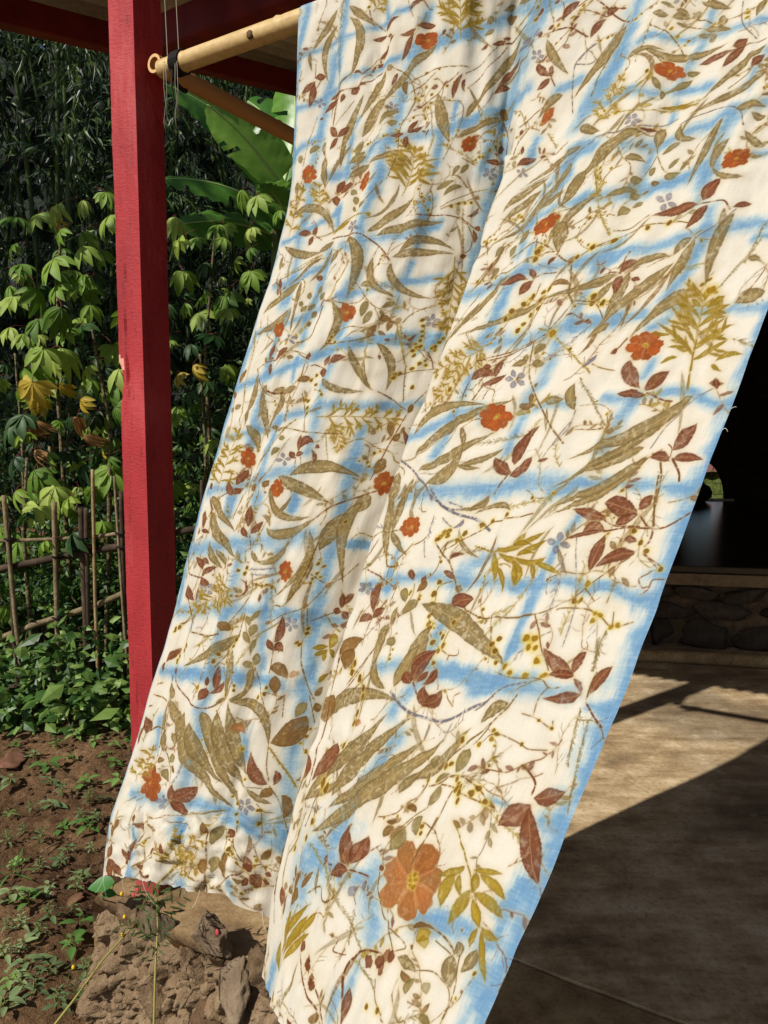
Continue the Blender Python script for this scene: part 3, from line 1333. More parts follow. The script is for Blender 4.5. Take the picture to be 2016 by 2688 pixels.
D 28 t 1035 600
S 7 b 1090 550 1180 490 1260 450
L 1290 440 1290 380 1270 315 70 b
L 1300 480 1350 520 1385 600 100 b
L 1280 490 1270 530 1245 555 50 b
D 42 b 1290 410
S 8 t 1150 190 1180 290 1260 370
S 6 t 1330 390 1400 400 1430 450
D 34 b 1435 550 1450 485
L 1475 290 1430 320 1390 360 70 t
L 1100 110 1130 160 1110 185 90 b
S 5 t 1430 420 1500 440 1570 440
L 1515 340 1560 350 1590 370 50 t
S 4 t 1110 330 1180 360 1250 360
D 22 d 1130 290 1120 340
@680 2150 3.318
W 240 700 150 560 300 430 420 380 600
W 130 560 400 750 500 900 540
W 220 1000 480 950 700 980 850 1000 1000
W 100 850 1280 740 1500
W 90 80 1000 70 1120
W 100 120 1300 60 1500
W 140 1420 930 1600 900
W 100 650 1560 600 1700
L 800 410 760 230 800 50 170 b
L 810 400 890 280 955 165 120 b
L 790 460 720 450 620 490 130 b
L 720 330 740 280 760 230 100 b
S 8 b 800 450 880 490 950 525
F 1340 550 300 365 10
S 8 t 1570 0 1430 250 1350 400
L 1250 80 1220 180 1130 280 120 g
L 1170 80 1110 120 1070 170 80 t
S 6 t 1340 0 1200 130 1090 300 1080 430
S 6 b 1050 240 950 300
D 28 b 1065 445
L 1100 40 1150 40 1200 20 40 t
G 470 210 620 560 60 y
G 620 560 800 1000 80 g
G 800 800 740 1100 70 g
G 780 960 880 1150 70 g
S 6 t 440 650 540 600 570 720 650 690
D 38 v 800 640
D 42 v 900 600
S 5 v 800 670 810 760
S 7 t 1050 480 1040 640 1090 850 1130 900 1130 1000 1160 1150
S 6 t 1140 960 1270 1110 1180 1160
L 1340 940 1430 930 1530 950 50 t
L 1400 1070 1460 1000 1520 980 100 y
S 7 t 1540 960 1600 1010 1659 1100
S 6 t 1540 1050 1659 1160
D 56 b 950 1240 1050 1310 1110 1190 1150 1200 1040 1240
S 14 b 860 1160 760 1260 710 1420 690 1659
S 10 b 850 1160 950 1140 1060 1180
L 770 1460 740 1600 700 1785 90 b
G 870 1260 1010 1500 70 g
S 6 t 1000 1400 1030 1600 1100 1760
L 1210 1210 1300 1250 1370 1320 110 o
L 1240 1310 1290 1380 1320 1420 60 t
L 1360 1370 1300 1440 1270 1510 60 g
S 6 t 1380 1310 1500 1310 1590 1390 1640 1480 1640 1600 1560 1785
D 46 g 1440 1450
S 6 t 1210 1390 1180 1500 1200 1740 1260 1740 1250 1785
L 1380 1680 1420 1720 1450 1785 70 g
S 7 b 370 1180 400 1420 470 1659
D 38 b 385 1120 430 1240 435 1260 455 1380 460 1420
S 7 b 480 1480 500 1659 520 1785
L 470 1680 450 1740 430 1785 70 t
L 275 1715 290 1750 300 1785 30 b
S 7 y 145 1600 180 1370
L 490 820 400 950 260 1100 45 y
L 430 850 330 1000 220 1200 50 y
L 430 1000 330 1100 240 1230 50 y
L 440 750 330 900 270 1020 40 y
L 310 800 270 950 200 1180 40 y
L 200 1070 170 1200 180 1350 40 y
S 8 y 180 1370 250 1080 370 750
L 480 460 430 530 390 600 40 t
L 380 470 350 540 320 640 40 t
L 360 600 330 680 310 760 60 t
S 4 b 270 0 200 400 140 700 120 900
L 215 590 205 680 190 770 30 b
L 265 640 230 720 210 850 35 b
D 20 t 235 590
D 20 d 350 115 325 260 440 170 490 25
S 4 b 400 250 370 420 280 620
S 5 b 610 1000 660 1050 620 1150 680 1190 720 1195
D 20 t 630 1010
S 5 b 670 1240 710 1140
D 24 d 940 1640 1040 1670
@1050 2100 3.318
W 180 1250 200 1400 280
W 150 1480 300 1330 620 1200 900 1030 1250 880 1600 760 1950
W 220 130 1040 300 1050 480 1100 600 1150
W 200 900 960 950 900 1080 760
W 180 820 1250 700 1300
W 190 650 1620 720 1800
L 1120 40 1000 130 850 215 200 b
L 1100 60 1130 400 1195 720 220 b
S 8 y 490 190 560 350 600 560 640 800 680 1100
L 580 570 480 640 330 670 65 y
L 500 640 430 780 380 935 80 y
L 610 770 520 910 415 1075 90 y
L 640 600 760 620 880 640 60 y
L 690 640 820 750 920 865 90 y
L 640 800 780 900 910 1030 110 y
L 620 850 650 1000 670 1100 80 y
L 660 1110 620 1190 595 1275 50 y
L 690 1100 780 1180 870 1215 75 y
L 690 1130 720 1350 735 1580 70 y
L 660 620 650 720 620 800 70 y
L 540 650 520 740 530 830 50 y
D 18 t 525 1120
L 105 1110 200 1090 300 1100 50 t
D 50 y 230 1230
S 8 t 290 1100 400 1200 470 1330
L 490 1215 510 1300 500 1360 90 o
L 660 1290 610 1400 530 1490 110 o
L 450 1330 420 1480 430 1620 150 o
S 8 t 520 1350 480 1560 430 1750 340 1950
L 150 1840 190 1890 240 1950 80 g
"""
# ---------------------------------------------------------------- the printed cloth: shape
PR = 0.0235                                          # radius of the carrying bamboo
POLE0 = np.array([-0.5604, 2.08, 2.2448]); PDIR = -A
def pole_at(t): return POLE0 + PDIR*t
Lp = [(798,30),(789,181),(777,331),(765,480),(755,550),(731,649),(710,739),(680,821),(659,886),(637,946),(613,1025),(589,1106),(571,1175),(550,1245),(531,1309),(504,1414),(483,1493),(459,1601),(428,1712),(395,1811),(356,1950),(316,2063),(289,2140),(276,2221),(270,2307)]
Rp = [(1460,-188),(1440,-90),(1421,0),(1391,150),(1361,301),(1346,392),(1314,500),(1285,600),(1245,706),(1199,827),(1154,938),(1105,1076),(1066,1166),(1030,1272),(1009,1344),(978,1420),(945,1547),(900,1674),(860,1820),(833,1926),(800,2007),(784,2062),(754,2194),(740,2255),(719,2361),(707,2445),(698,2503),(684,2593),(684,2644),(690,2700),(696,2760)]
Ep = [(2546,-577),(2430,-240),(2280,120),(2180,370),(2100,590),(2016,809),(1962,950),(1932,1034),(1902,1112),(1869,1194),(1843,1268),(1814,1346),(1778,1443),(1751,1512),(1718,1612),(1681,1696),(1654,1780),(1611,1886),(1567,1994),(1537,2065),(1505,2140),(1481,2199),(1451,2281),(1421,2350),(1369,2462),(1336,2543),(1273,2688),(1190,2870),(1110,3050)]
def warp(pts, Yt, Yb, yb):
    yt = pts[0][1]
    P = np.array([at(x, y, Yt + (Yb - Yt)*min(max((y - yt)/(yb - yt), 0), 1.12)) for x, y in pts])
    s = np.r_[0, np.cumsum(np.linalg.norm(np.diff(P, axis=0), axis=1))]
    def f(q):
        q = np.asarray(q, float); out = np.stack([np.interp(q, s, P[:, k]) for k in range(3)], -1)
        e = (P[-1] - P[-4])/np.linalg.norm(P[-1] - P[-4]); over = np.clip(q - s[-1], 0, None)
        return out + over[..., None]*e
    return f
WL = warp(Lp, 1.845, 1.50, 2307); WR = warp(Rp, 1.535, 1.20, 2688); WE = warp(Ep, 1.205, .75, 2688)
S_HEM = 1.935
NS, NL, NV, NR = 250, 84, 12, 90
def smooth01(x): x = np.clip(x, 0, 1); return x*x*(3 - 2*x)
sv = np.linspace(0, S_HEM, NS)
kern = np.exp(-np.linspace(-2, 2, 9)**2); kern /= kern.sum()
def soft(P):                                         # takes the kinks out of a traced edge
    Q = P.copy()
    for k in range(3):
        Q[:, k] = np.convolve(np.pad(P[:, k], 4, mode='reflect', reflect_type='odd'), kern, 'valid')
    return Q
Lc, Rc, Ec = soft(WL(sv)), soft(WR(sv)), soft(WE(sv))
# the valley beside the centre crease: shallow near the pole, folded right behind the crease lower down
g = smooth01((sv - .30)/.45)[:, None]; g0 = smooth01(sv/.16)[:, None]
Vc = Rc + g0*((1 - g)*np.array([-0.016, 0.090, 0]) + g*np.array([0.062, 0.125, 0.0]))
rowsP, rowsU = [], []
uL = np.linspace(0, 1, NL); uV = np.linspace(0, 1, NV + 1)[1:]; uR = np.linspace(0, 1, NR + 1)[1:]
U_V, U_R = 0.462, 0.5
for i in range(NS):
    s = sv[i]; L, V, R, E_ = Lc[i], Vc[i], Rc[i], Ec[i]
    n = np.cross(E_ - L, np.array([0, 0, -1.0])); n /= np.linalg.norm(n)
    if n[1] > 0: n = -n                              # towards the camera
    fade = math.exp(-s/.55)*smooth01(s/.1)
    w = (uL**5*(1 - g[i, 0]*.35) + uL**3*g[i, 0]*.35)[:, None]
    left = L + (R - L)*uL[:, None]*(1 - .0*w) + (V - R)*w + n*(.035*np.sin(np.pi*uL**.8)*smooth01(s/.5))[:, None]
    rip = .0045*np.sin(2*np.pi*(uL*4.3 + .25*s)) + .003*np.sin(2*np.pi*(uL*9.1 - .6*s) + 1)
    rip2 = .0030*np.sin(2*np.pi*(uL*6.0 + 1.1*s + .8*np.sin(s*2))) * (.35 + .65*s)
    left = left + n*((rip*fade*1.6 + rip2)*np.sin(np.pi*np.clip(uL*1.02, 0, 1))**.5)[:, None]
    flap = V + (R - V)*uV[:, None] + n*(.010*np.sin(np.pi*uV)*g[i])[:, None]
    right = R + (E_ - R)*uR[:, None] + n*(.022*np.sin(np.pi*uR**.75)*smooth01(s/.5))[:, None]
    rip = .0075*np.sin(2*np.pi*(uR*2.6 + .35*s) + .6) + .004*np.sin(2*np.pi*(uR*5.7 - .4*s))
    rip2 = .0022*np.sin(2*np.pi*(uR*5.2 + .9*s + .6*np.sin(s*2.3)))
    right = right + n*((rip*fade*1.5 + rip2)*np.sin(np.pi*uR)**.6)[:, None]
    rowsP.append(np.concatenate([left, flap, right])); rowsU.append(np.concatenate([uL*U_V, U_V + uV*(U_R - U_V), U_R + uR*(1 - U_R)]))
G = np.array(rowsP); GU = np.array(rowsU); NU = G.shape[1]
# small creases: long ones down the cloth, finer ones across the lower half
def field(fu, fs, seed):
    q = vnoise0(NS, NU, fs, fu, seed) - .5; return q
def vnoise0(h, w, gy, gx, seed):
    r = np.random.default_rng(seed).random((gy + 2, gx + 2)); y = np.linspace(0, gy, h); x = GU[0]*gx*.999
    yi = y.astype(int); xi = x.astype(int); fy = y - yi; fx = x - xi; fy = (fy*fy*(3 - 2*fy))[:, None]; fx = (fx*fx*(3 - 2*fx))[None]
    a = r[yi][:, xi]; b = r[yi][:, xi + 1]; c = r[yi + 1][:, xi]; d = r[yi + 1][:, xi + 1]; return (a*(1 - fx) + b*fx)*(1 - fy) + (c*(1 - fx) + d*fx)*fy
dU = np.gradient(G, axis=1); dS = np.gradient(G, axis=0); NRM = np.cross(dU, dS); NRM /= np.linalg.norm(NRM, axis=2)[..., None] + 1e-9
NRM *= np.where(NRM[..., 1:2] > 0, -1, 1)
cre = .0100*field(14, 9, 41) + .0075*field(34, 14, 42) + .0045*field(60, 40, 43) + .0024*field(95, 110, 44)
sh = 1 - np.abs(2*np.clip(field(11, 7, 45) + .5 + .25*field(40, 20, 46), 0, 1) - 1); cre += .0045*np.clip(sh - .86, 0, 1)/.14     # sharp ironing lines
cre *= smooth01(sv/.06)[:, None]*np.clip(np.minimum(GU[0], 1 - GU[0])/.06 + .25, 0, 1)[None]; cre -= cre.mean()
G = G + NRM*cre[..., None]
# hang the top row on the pole, then over it and down behind
tL, tE = .452, 1.655
top = np.array([pole_at(tL + (tE - tL)*u) - B*(PR + .0015) for u in GU[0]])
corr = (top - G[0])[None]*(1 - smooth01(sv/.35))[:, None, None]
G = G + corr
# ragged hem
hx = [272, 296, 350, 405, 441, 495, 573, 598, 634, 667, 709, 780]; hy = [2304, 2308, 2322, 2340, 2347, 2354, 2362, 2386, 2400, 2402, 2418, 2450]
pe, _ = proj(G[-1]); trim = np.where(np.arange(NU) < NL, (np.interp(pe[:, 0], hx, hy) - pe[:, 1])/1180.0, 0.0); trim = np.clip(trim, -.07, .03)
print('hem trim', trim[:NL:12].round(3))
hem = trim + np.array([fbm((u*9, 3.1, 0), 3)*.010 + fbm((u*60, 8.1, 0), 2)*.0022 for u in GU[0]])
dv = np.diff(G, axis=0, append=2*G[-1:] - G[-2:-1]); dv /= np.linalg.norm(dv, axis=2)[..., None]
G = G + dv*(hem[None, :]*np.clip((sv - S_HEM + .3)/.3, 0, 1)[:, None])[..., None]
over = []; overs = []
for ph in np.linspace(0, math.pi, 13)[1:]:
    c = np.array([pole_at(tL + (tE - tL)*u) for u in GU[0]])
    over.append(c + (PR + .0015)*(-B*math.cos(ph) + Z*math.sin(ph))); overs.append(-ph*PR)
for k in range(1, 9):
    d = k*.014
    over.append(over[11] - Z*d + B*(.004*k + .008*np.sin(GU[0]*25 + k*.3))[:, None]); overs.append(overs[11] - d)
over = np.array(over[::-1]); overs = np.array(overs[::-1])
ALL = np.concatenate([over, G]); allS = np.r_[overs, sv]; NA = len(ALL)
TEX_S = S_HEM + .06
def v_of(s): return 1.0 - (np.abs(s) + .03)/(TEX_S + .03)

# photo position -> place on the cloth, one smooth fit for each half
def basis(p, deg=6):
    x = (p[..., 0] - 1000)/1200; y = (p[..., 1] - 1200)/1600
    return np.stack([x**i*y**j for i in range(deg + 1) for j in range(deg + 1 - i)], -1)
px, _ = proj(G)
def fit(c0, c1):
    q = px[::3, c0:c1:2].reshape(-1, 2); u = GU[::3, c0:c1:2].reshape(-1); s = np.repeat(sv[::3, None], len(range(c0, c1, 2)), 1).reshape(-1)
    ok = (q[:, 0] > 100) & (q[:, 0] < 2450) & (q[:, 1] > -350) & (q[:, 1] < 2950)
    X = basis(q[ok]); cu = np.linalg.lstsq(X, u[ok], rcond=None)[0]; cs = np.linalg.lstsq(X, s[ok], rcond=None)[0]
    return cu, cs, (np.abs(X@cu - u[ok]).max(), np.abs(X@cs - s[ok]).max())
FIT = [fit(0, int(NL*.985)), fit(NL + NV - 1, NU)]
print('cloth fit', FIT[0][2], FIT[1][2])
ridge_y = np.array([p[1] for p in Rp]); ridge_x = np.array([p[0] for p in Rp])
TW, THh = 1500, 2600
def to_tex(p, half):
    X = basis(np.asarray(p, float)); cu, cs, _ = FIT[half]
    u = X@cu; s = X@cs
    return np.stack([u*TW, (s + .03)/(TEX_S + .03)*THh], -1)

# ---------------------------------------------------------------- the printed cloth: dye and plant prints, drawn by code
rg = np.random.default_rng(7); R_ = random.Random(5)
def vnoise(h, w, gy, gx, seed):
    r = np.random.default_rng(seed).random((gy + 2, gx + 2)).astype(np.float32)
    y = np.linspace(0, gy, h, dtype=np.float32); x = np.linspace(0, gx, w, dtype=np.float32)
    yi = y.astype(int); xi = x.astype(int); fy = y - yi; fx = x - xi
    fy = (fy*fy*(3 - 2*fy))[:, None]; fx = (fx*fx*(3 - 2*fx))[None]
    a = r[yi][:, xi]; b = r[yi][:, xi + 1]; c = r[yi + 1][:, xi]; d = r[yi + 1][:, xi + 1]
    return (a*(1 - fx) + b*fx)*(1 - fy) + (c*(1 - fx) + d*fx)*fy
N_fine = rg.random((THh, TW)).astype(np.float32)
N_s = vnoise(THh, TW, 520, 300, 1); N_m = vnoise(THh, TW, 130, 75, 2); N_l = vnoise(THh, TW, 26, 15, 3)
N_warp = vnoise(THh, TW, 160, 900, 4); N_weft = vnoise(THh, TW, 1300, 90, 5)
canvas = np.empty((THh, TW, 3), np.float32)
cream = np.array([247, 241, 228], np.float32)/255; warm = np.array([236, 222, 192], np.float32)/255
k = np.clip((N_l*.6 + N_m*.4 - .48)*2.2, 0, 1)[..., None]
canvas[:] = cream*(1 - .45*k) + warm*(.45*k)
canvas *= (1 - .018*(N_warp - .5) - .02*(N_weft - .5) - .035*(N_fine - .5))[..., None]
blue = np.zeros((THh, TW), np.float32)
def win(x0, y0, x1, y1):
    x0 = max(int(x0), 0); y0 = max(int(y0), 0); x1 = min(int(x1) + 1, TW); y1 = min(int(y1) + 1, THh)
    return (x0, y0, x1, y1) if x1 > x0 and y1 > y0 else None
def seg_dist(w, P, Wd=None):
    x0, y0, x1, y1 = w
    X, Y = np.meshgrid(np.arange(x0, x1, dtype=np.float32) + .5, np.arange(y0, y1, dtype=np.float32) + .5)
    best = np.full(X.shape, 1e6, np.float32); bt = np.zeros(X.shape, np.float32)
    for i in range(len(P) - 1):
        ax, ay = P[i]; bx, by = P[i+1]; dx, dy = bx - ax, by - ay; l2 = dx*dx + dy*dy + 1e-9
        t = np.clip(((X - ax)*dx + (Y - ay)*dy)/l2, 0, 1)
        d = np.hypot(X - ax - t*dx, Y - ay - t*dy)
        if Wd is not None: d = d/(Wd[i]*(1 - t) + Wd[i+1]*t)
        best = np.minimum(best, d)
    return best
def curve(P, n=6):                                   # Catmull-Rom through the points
    P = np.asarray(P, float)
    if len(P) < 3: return np.stack([np.linspace(P[0][k], P[-1][k], n) for k in (0, 1)], -1)
    Q = np.concatenate([2*P[:1] - P[1:2], P, 2*P[-1:] - P[-2:-1]]); out = []
    for i in range(1, len(Q) - 2):
        t = np.linspace(0, 1, n, endpoint=False)[:, None]; a, b, c, d = Q[i-1], Q[i], Q[i+1], Q[i+2]
        out.append(.5*(2*b + (c - a)*t + (2*a - 5*b + 4*c - d)*t*t + (3*b - 3*c + d - a)*t**3))
    return np.concatenate(out + [P[-1:]])
PAL = {  # main, light, edge
 'o': ((144,121,74), (198,172,108), (94,78,48)), 'g': ((148,130,78), (186,166,104), (100,86,50)), 'b': ((124,68,40), (176,120,80), (82,42,26)),
 't': ((136,98,48), (182,144,84), (92,66,34)), 'y': ((168,138,32), (206,178,64), (120,94,24)), 'f': ((172,84,32), (202,126,60), (148,68,28)),
 'n': ((184,124,70), (206,150,100), (150,98,56)), 'd': ((130,88,24), (190,150,54), (98,66,18)), 'm': ((168,126,24), (210,174,60), (130,94,18)), 'v': ((124,120,134), (176,172,180), (92,88,104))}
PAL = {k: tuple(np.array(c, np.float32)/255 for c in v) for k, v in PAL.items()}
def blend(w, a, col):
    x0, y0, x1, y1 = w; c = canvas[y0:y1, x0:x1]
    c += (col - c)*a[..., None]
def halo(w, sd, r, col, amt):
    a = amt*np.exp(-np.clip(sd, 0, None)/r)*(sd > -1); blend(w, a.astype(np.float32), np.array(col, np.float32)/255)
def poly(P, kind, speck=.35, alpha=.93, hal=.35):
    P = np.asarray(P, np.float32); w = win(P[:, 0].min() - 9, P[:, 1].min() - 9, P[:, 0].max() + 9, P[:, 1].max() + 9)
    if not w: return
    x0, y0, x1, y1 = w
    X, Y = np.meshgrid(np.arange(x0, x1, dtype=np.float32) + .5, np.arange(y0, y1, dtype=np.float32) + .5)
    ns = N_s[y0:y1, x0:x1]; nf = N_fine[y0:y1, x0:x1]; nm = N_m[y0:y1, x0:x1]
    X = X + (ns - .5)*1.6; Y = Y + (N_s[y0:y1, x0:x1][::-1] - .5)*1.6
    inside = np.zeros(X.shape, bool); d = np.full(X.shape, 1e6, np.float32)
    for i in range(len(P)):
        ax, ay = P[i]; bx, by = P[(i+1) % len(P)]; dx, dy = bx - ax, by - ay
        t = np.clip(((X - ax)*dx + (Y - ay)*dy)/(dx*dx + dy*dy + 1e-9), 0, 1)
        d = np.minimum(d, (X - ax - t*dx)**2 + (Y - ay - t*dy)**2)
        c = (ay > Y) != (by > Y)
        if c.any(): inside ^= c & (X < dx*(Y - ay)/(dy + (1e-9 if dy == 0 else 0)) + ax)
    d = np.sqrt(d); sd = np.where(inside, -d, d)
    main, light, edge = PAL[kind]
    if hal: halo(w, sd, 4.5, (206, 176, 120), hal*.75)
    jit = R_.uniform(-.05, .05)
    a = np.clip(.55 - sd/1.7, 0, 1)*alpha*np.clip(.80 + .42*nm - .40*speck*(ns > .68), .2, 1)
    col = main[None, None]*(1 + jit + .16*(nm - .5) + .14*(nf - .5))[..., None]
    nb = (nf + np.roll(nf, 1, 0) + np.roll(nf, 1, 1))/3
    sp = np.clip((ns*.40 + nb*.60 - (.66 - .16*speck))*7, 0, 1)[..., None]*.6
    col = col*(1 - sp) + light*sp
    ed = np.exp(-np.abs(sd + .8)/1.4)[..., None]*(.45 + .6*nm[..., None])
    col = col*(1 - ed) + edge*ed
    blend(w, a.astype(np.float32), col.astype(np.float32))
def stroke(P, wd, kind, alpha=.85, hal=True, broken=.3):
    P = np.asarray(P, np.float32); r = np.broadcast_to(np.asarray(wd, np.float32)/2, (len(P),)); m = r.max() + 5
    w = win(P[:, 0].min() - m, P[:, 1].min() - m, P[:, 0].max() + m, P[:, 1].max() + m)
    if not w: return
    x0, y0, x1, y1 = w; d = seg_dist(w, P); rr = float(r.mean())
    if hal: halo(w, d - rr, 2.6, (210, 180, 120), .22)
    main, light, edge = PAL[kind]
    a = np.clip(rr + .5 - d, 0, 1)*min(1, rr/.55)*alpha*np.clip(1 - broken*2.2*(N_s[y0:y1, x0:x1] > .62), .15, 1)
    col = edge*.55 + main*.45 + (light - main)*np.clip((N_fine[y0:y1, x0:x1] - .6)*1.2, 0, .5)[..., None]
    blend(w, a.astype(np.float32), col.astype(np.float32))
def dot(c, r, kind):
    w = win(c[0] - r*2.6, c[1] - r*2.6, c[0] + r*2.6, c[1] + r*2.6)
    if not w: return
    x0, y0, x1, y1 = w
    X, Y = np.meshgrid(np.arange(x0, x1) + .5, np.arange(y0, y1) + .5)
    ang = R_.uniform(0, 3); q = R_.uniform(.75, 1.05)
    dx = (X - c[0])*math.cos(ang) + (Y - c[1])*math.sin(ang); dy = -(X - c[0])*math.sin(ang) + (Y - c[1])*math.cos(ang)
    sd = np.hypot(dx, dy/q) - r + (N_s[y0:y1, x0:x1] - .5)*r*.6
    main, light, edge = PAL[kind]
    hc = (228, 202, 96) if kind in 'dm' else (216, 186, 130)
    halo(w, sd, r*.55, hc, .75 if kind in 'dm' else .4)
    a = np.clip(.6 - sd, 0, 1)*(.88 if kind in 'dmb' else .6)
    e = np.exp(-np.abs(sd + 1)/1.5)[..., None]
    blend(w, a.astype(np.float32), (main*(1 - .6*e) + edge*.6*e + (light - main)*np.clip(N_s[y0:y1, x0:x1] - .55, 0, 1)[..., None]).astype(np.float32))
def leaf_outline(p0, pm, p1, wd, kind, n=13):
    p0, pm, p1 = (np.asarray(p, float) for p in (p0, pm, p1)); c = 2*pm - .5*(p0 + p1)
    t = np.linspace(0, 1, n); C = ((1-t)**2)[:, None]*p0 + (2*t*(1-t))[:, None]*c + (t*t)[:, None]*p1
    T = np.gradient(C, axis=0); T /= np.linalg.norm(T, axis=1)[:, None] + 1e-9; Nn = np.stack([-T[:, 1], T[:, 0]], -1)
    e = {'o': .82, 'b': .95, 'y': .85}.get(kind, .9)
    prof = np.sin(np.pi*t**e)**(.8 if kind in 'gt' else .95)*wd/2
    if kind == 'b':                                  # toothed rose leaf
        tt = np.linspace(0, 1, 37); C2 = np.stack([np.interp(tt, t, C[:, k]) for k in (0, 1)], -1); N2 = np.stack([np.interp(tt, t, Nn[:, k]) for k in (0, 1)], -1)
        pr = np.interp(tt, t, prof)*(1 + (.035 + .8/max(wd, 8))*np.where(np.arange(37) % 2 == 0, 1, -1)*(wd > 10)*np.array([R_.uniform(.3, 1.2) for _ in range(37)]))
        C, Nn, prof = C2, N2, pr
    else:
        prof = prof*(1 + .05*np.array([R_.uniform(-1, 1) for _ in prof]))
    return np.concatenate([C + Nn*prof[:, None], (C - Nn*prof[:, None])[::-1]]), C
def half_of(P):
    m = np.mean(np.asarray(P), axis=0); return int(m[0] > np.interp(m[1], ridge_y, ridge_x))
def local_scale(p, h):
    q = to_tex(np.array([p, (p[0] + 6, p[1]), (p[0], p[1] + 6)]), h)
    return max(.2, (np.linalg.norm(q[1] - q[0]) + np.linalg.norm(q[2] - q[0]))/12)
def draw_leaf(p0, pm, p1, wd, kind, h, rib=True):
    O, C = leaf_outline(p0, pm, p1, wd, kind)
    poly(to_tex(O, h), kind, speck={'o': .75, 'b': .45, 'g': .4, 'y': .4}.get(kind, .4))
    if rib and wd > 11:
        Ct = to_tex(C[1:-1], h); w0 = 1.2
        if kind in 'ob':
            x = PAL[kind][1]*.55 + np.array([.90, .82, .62], np.float32)*.45; PAL['_'] = (x, x, x); stroke(Ct, w0 + (.5 if wd > 30 else 0), '_', .65, False, .4)
            if wd > 20:
                m = int(np.linalg.norm(Ct[-1] - Ct[0])/9); Cc = to_tex(C, h)
                for _ in range(m):
                    i = R_.randint(1, len(Cc) - 3); f = R_.random(); p = Cc[i]*(1 - f) + Cc[i+1]*f; tv = Cc[i+1] - Cc[i]; tv = tv/(np.linalg.norm(tv) + 1e-6); sd = R_.choice((-1, 1)); nv = np.array([-tv[1], tv[0]])*sd; l = wd*.30*local_scale(C[len(C)//2], h)*R_.uniform(.4, 1)
                    stroke([p, p + tv*l*.7 + nv*l*.75], .9, '_', R_.uniform(.2, .55), False, .3)
def draw_flower(x, y, rx, ry, ang, h):
    a0 = math.radians(ang); n = R_.choice((6, 7, 8, 8)); c, s = math.cos(a0), math.sin(a0)
    def pt(r, t):
        X, Y = rx*r*math.cos(t), ry*r*math.sin(t); return (x + X*c - Y*s, y + X*s + Y*c)
    big = rx > 60; t0 = R_.uniform(0, 6); pr = [R_.uniform(.86, 1.06) for _ in range(n)]; gap = [R_.uniform(.62, .88) for _ in range(n)]
    def rr(t):
        q = ((t + t0) % 6.2832)/6.2832*n; k = int(q) % n; f = q - int(q); w = abs(2*f - 1)**2.6
        g_ = gap[k] if f > .5 else gap[k-1]; return pr[k]*(1 - w) + g_*w + .02*math.sin(t*23 + x)
    O = [pt(rr(2*math.pi*k/110), 2*math.pi*k/110) for k in range(110)]
    poly(to_tex(O, h), 'n' if big else 'f', .35, .95, .5)
    for k in range(n):                               # petals overlap in darker and paler tones
        t = (k + .5)/n*6.2832 - t0; hw = 3.1416/n*R_.uniform(.75, 1.0); P = [pt(.10, t)] + [pt(rr(t + e)*.97, t + e) for e in np.linspace(-hw, hw, 9)]
        col = PAL['f'][0]*R_.uniform(.86, 1.10) if not big else PAL['f'][0]*.45 + PAL[R_.choice('nnto')][0]*.55
        PAL['_'] = (col, PAL['f'][1], col*.9); poly(to_tex(P, h), '_', .45, R_.uniform(.45, .8), 0)
    for k in range(26 if big else 12):
        t = R_.uniform(0, 6.28); PAL['_'] = (PAL['f'][R_.choice((1, 2))],)*3; stroke(to_tex([pt(.18, t), pt(R_.uniform(.5, .85), t + .03)], h), 1.0 if not big else 1.8, '_', .3, False, .5)
    r = max(1.8, .12*min(rx, ry)*local_scale((x, y), h)); q = to_tex(np.array([(x, y)]), h)[0]
    for k in range(7): dot(q + np.array([R_.gauss(0, r*.6), R_.gauss(0, r*.6)]), r*.5, 'm')
def draw_violet(x, y, r, h):
    a0 = R_.uniform(0, 6); n = R_.choice([4, 5, 5])
    for k in range(n):
        t = a0 + 2*math.pi*k/n; tip = (x + r*math.cos(t), y + r*.9*math.sin(t)); b = (x + .12*r*math.cos(t), y + .12*r*math.sin(t))
        m = ((tip[0] + b[0])/2 + .08*r*math.cos(t), (tip[1] + b[1])/2 + .08*r*math.sin(t))
        O, C = leaf_outline(b, m, tip, r*.52, 'v'); poly(to_tex(O, h), 'v', .5, .7, .1)
def draw_mustard(bx, by, tx, ty, half, n, kind, h):
    b = np.array([bx, by]); t = np.array([tx, ty]); d = t - b; Ln = np.linalg.norm(d); d /= Ln; nn = np.array([-d[1], d[0]])
    bow = nn*Ln*R_.uniform(-.05, .05)
    def ax(q): return b + (t - b)*q + bow*4*q*(1 - q)
    stroke(to_tex([ax(q) for q in np.linspace(0, 1, 9)], h), max(1.6, .035*half*local_scale(b, h)), kind, .9)
    lw = max(5.0, .125*half)
    for i in range(n):
        q = .16 + .80*i/(n - 1); l = half*1.12*(1 - .55*(i/(n - 1))**1.4)*R_.uniform(.85, 1.1)
        for sd in (-1, 1):
            p0 = ax(q + R_.uniform(-.05, .05)); l = half*1.3*(1 - .55*(i/(n - 1))**1.5)*R_.uniform(.6, 1.1); dr = d*R_.uniform(.35, .85) + nn*sd*R_.uniform(.6, 1.0); dr /= np.linalg.norm(dr)
            p1 = p0 + dr*l; pm = (p0 + p1)/2 + d*l*.06
            draw_leaf(p0, pm, p1, lw*R_.uniform(.8, 1.15), kind, h, False)
            if l > lw*3:
                for f, sg in ((R_.uniform(.25, .45), -1), (R_.uniform(.35, .6), 1), (R_.uniform(.5, .75), R_.choice((-1, 1)))):
                    e0 = p0 + (p1 - p0)*f; pn = np.array([-dr[1], dr[0]])*sg; e1 = e0 + (dr*.75 + pn*.65)*l*.36
                    draw_leaf(e0, (e0 + e1)/2, e1, lw*.72, kind, h, False)
    draw_leaf(ax(.93), ax(1.02), ax(1.12), lw, kind, h, False)
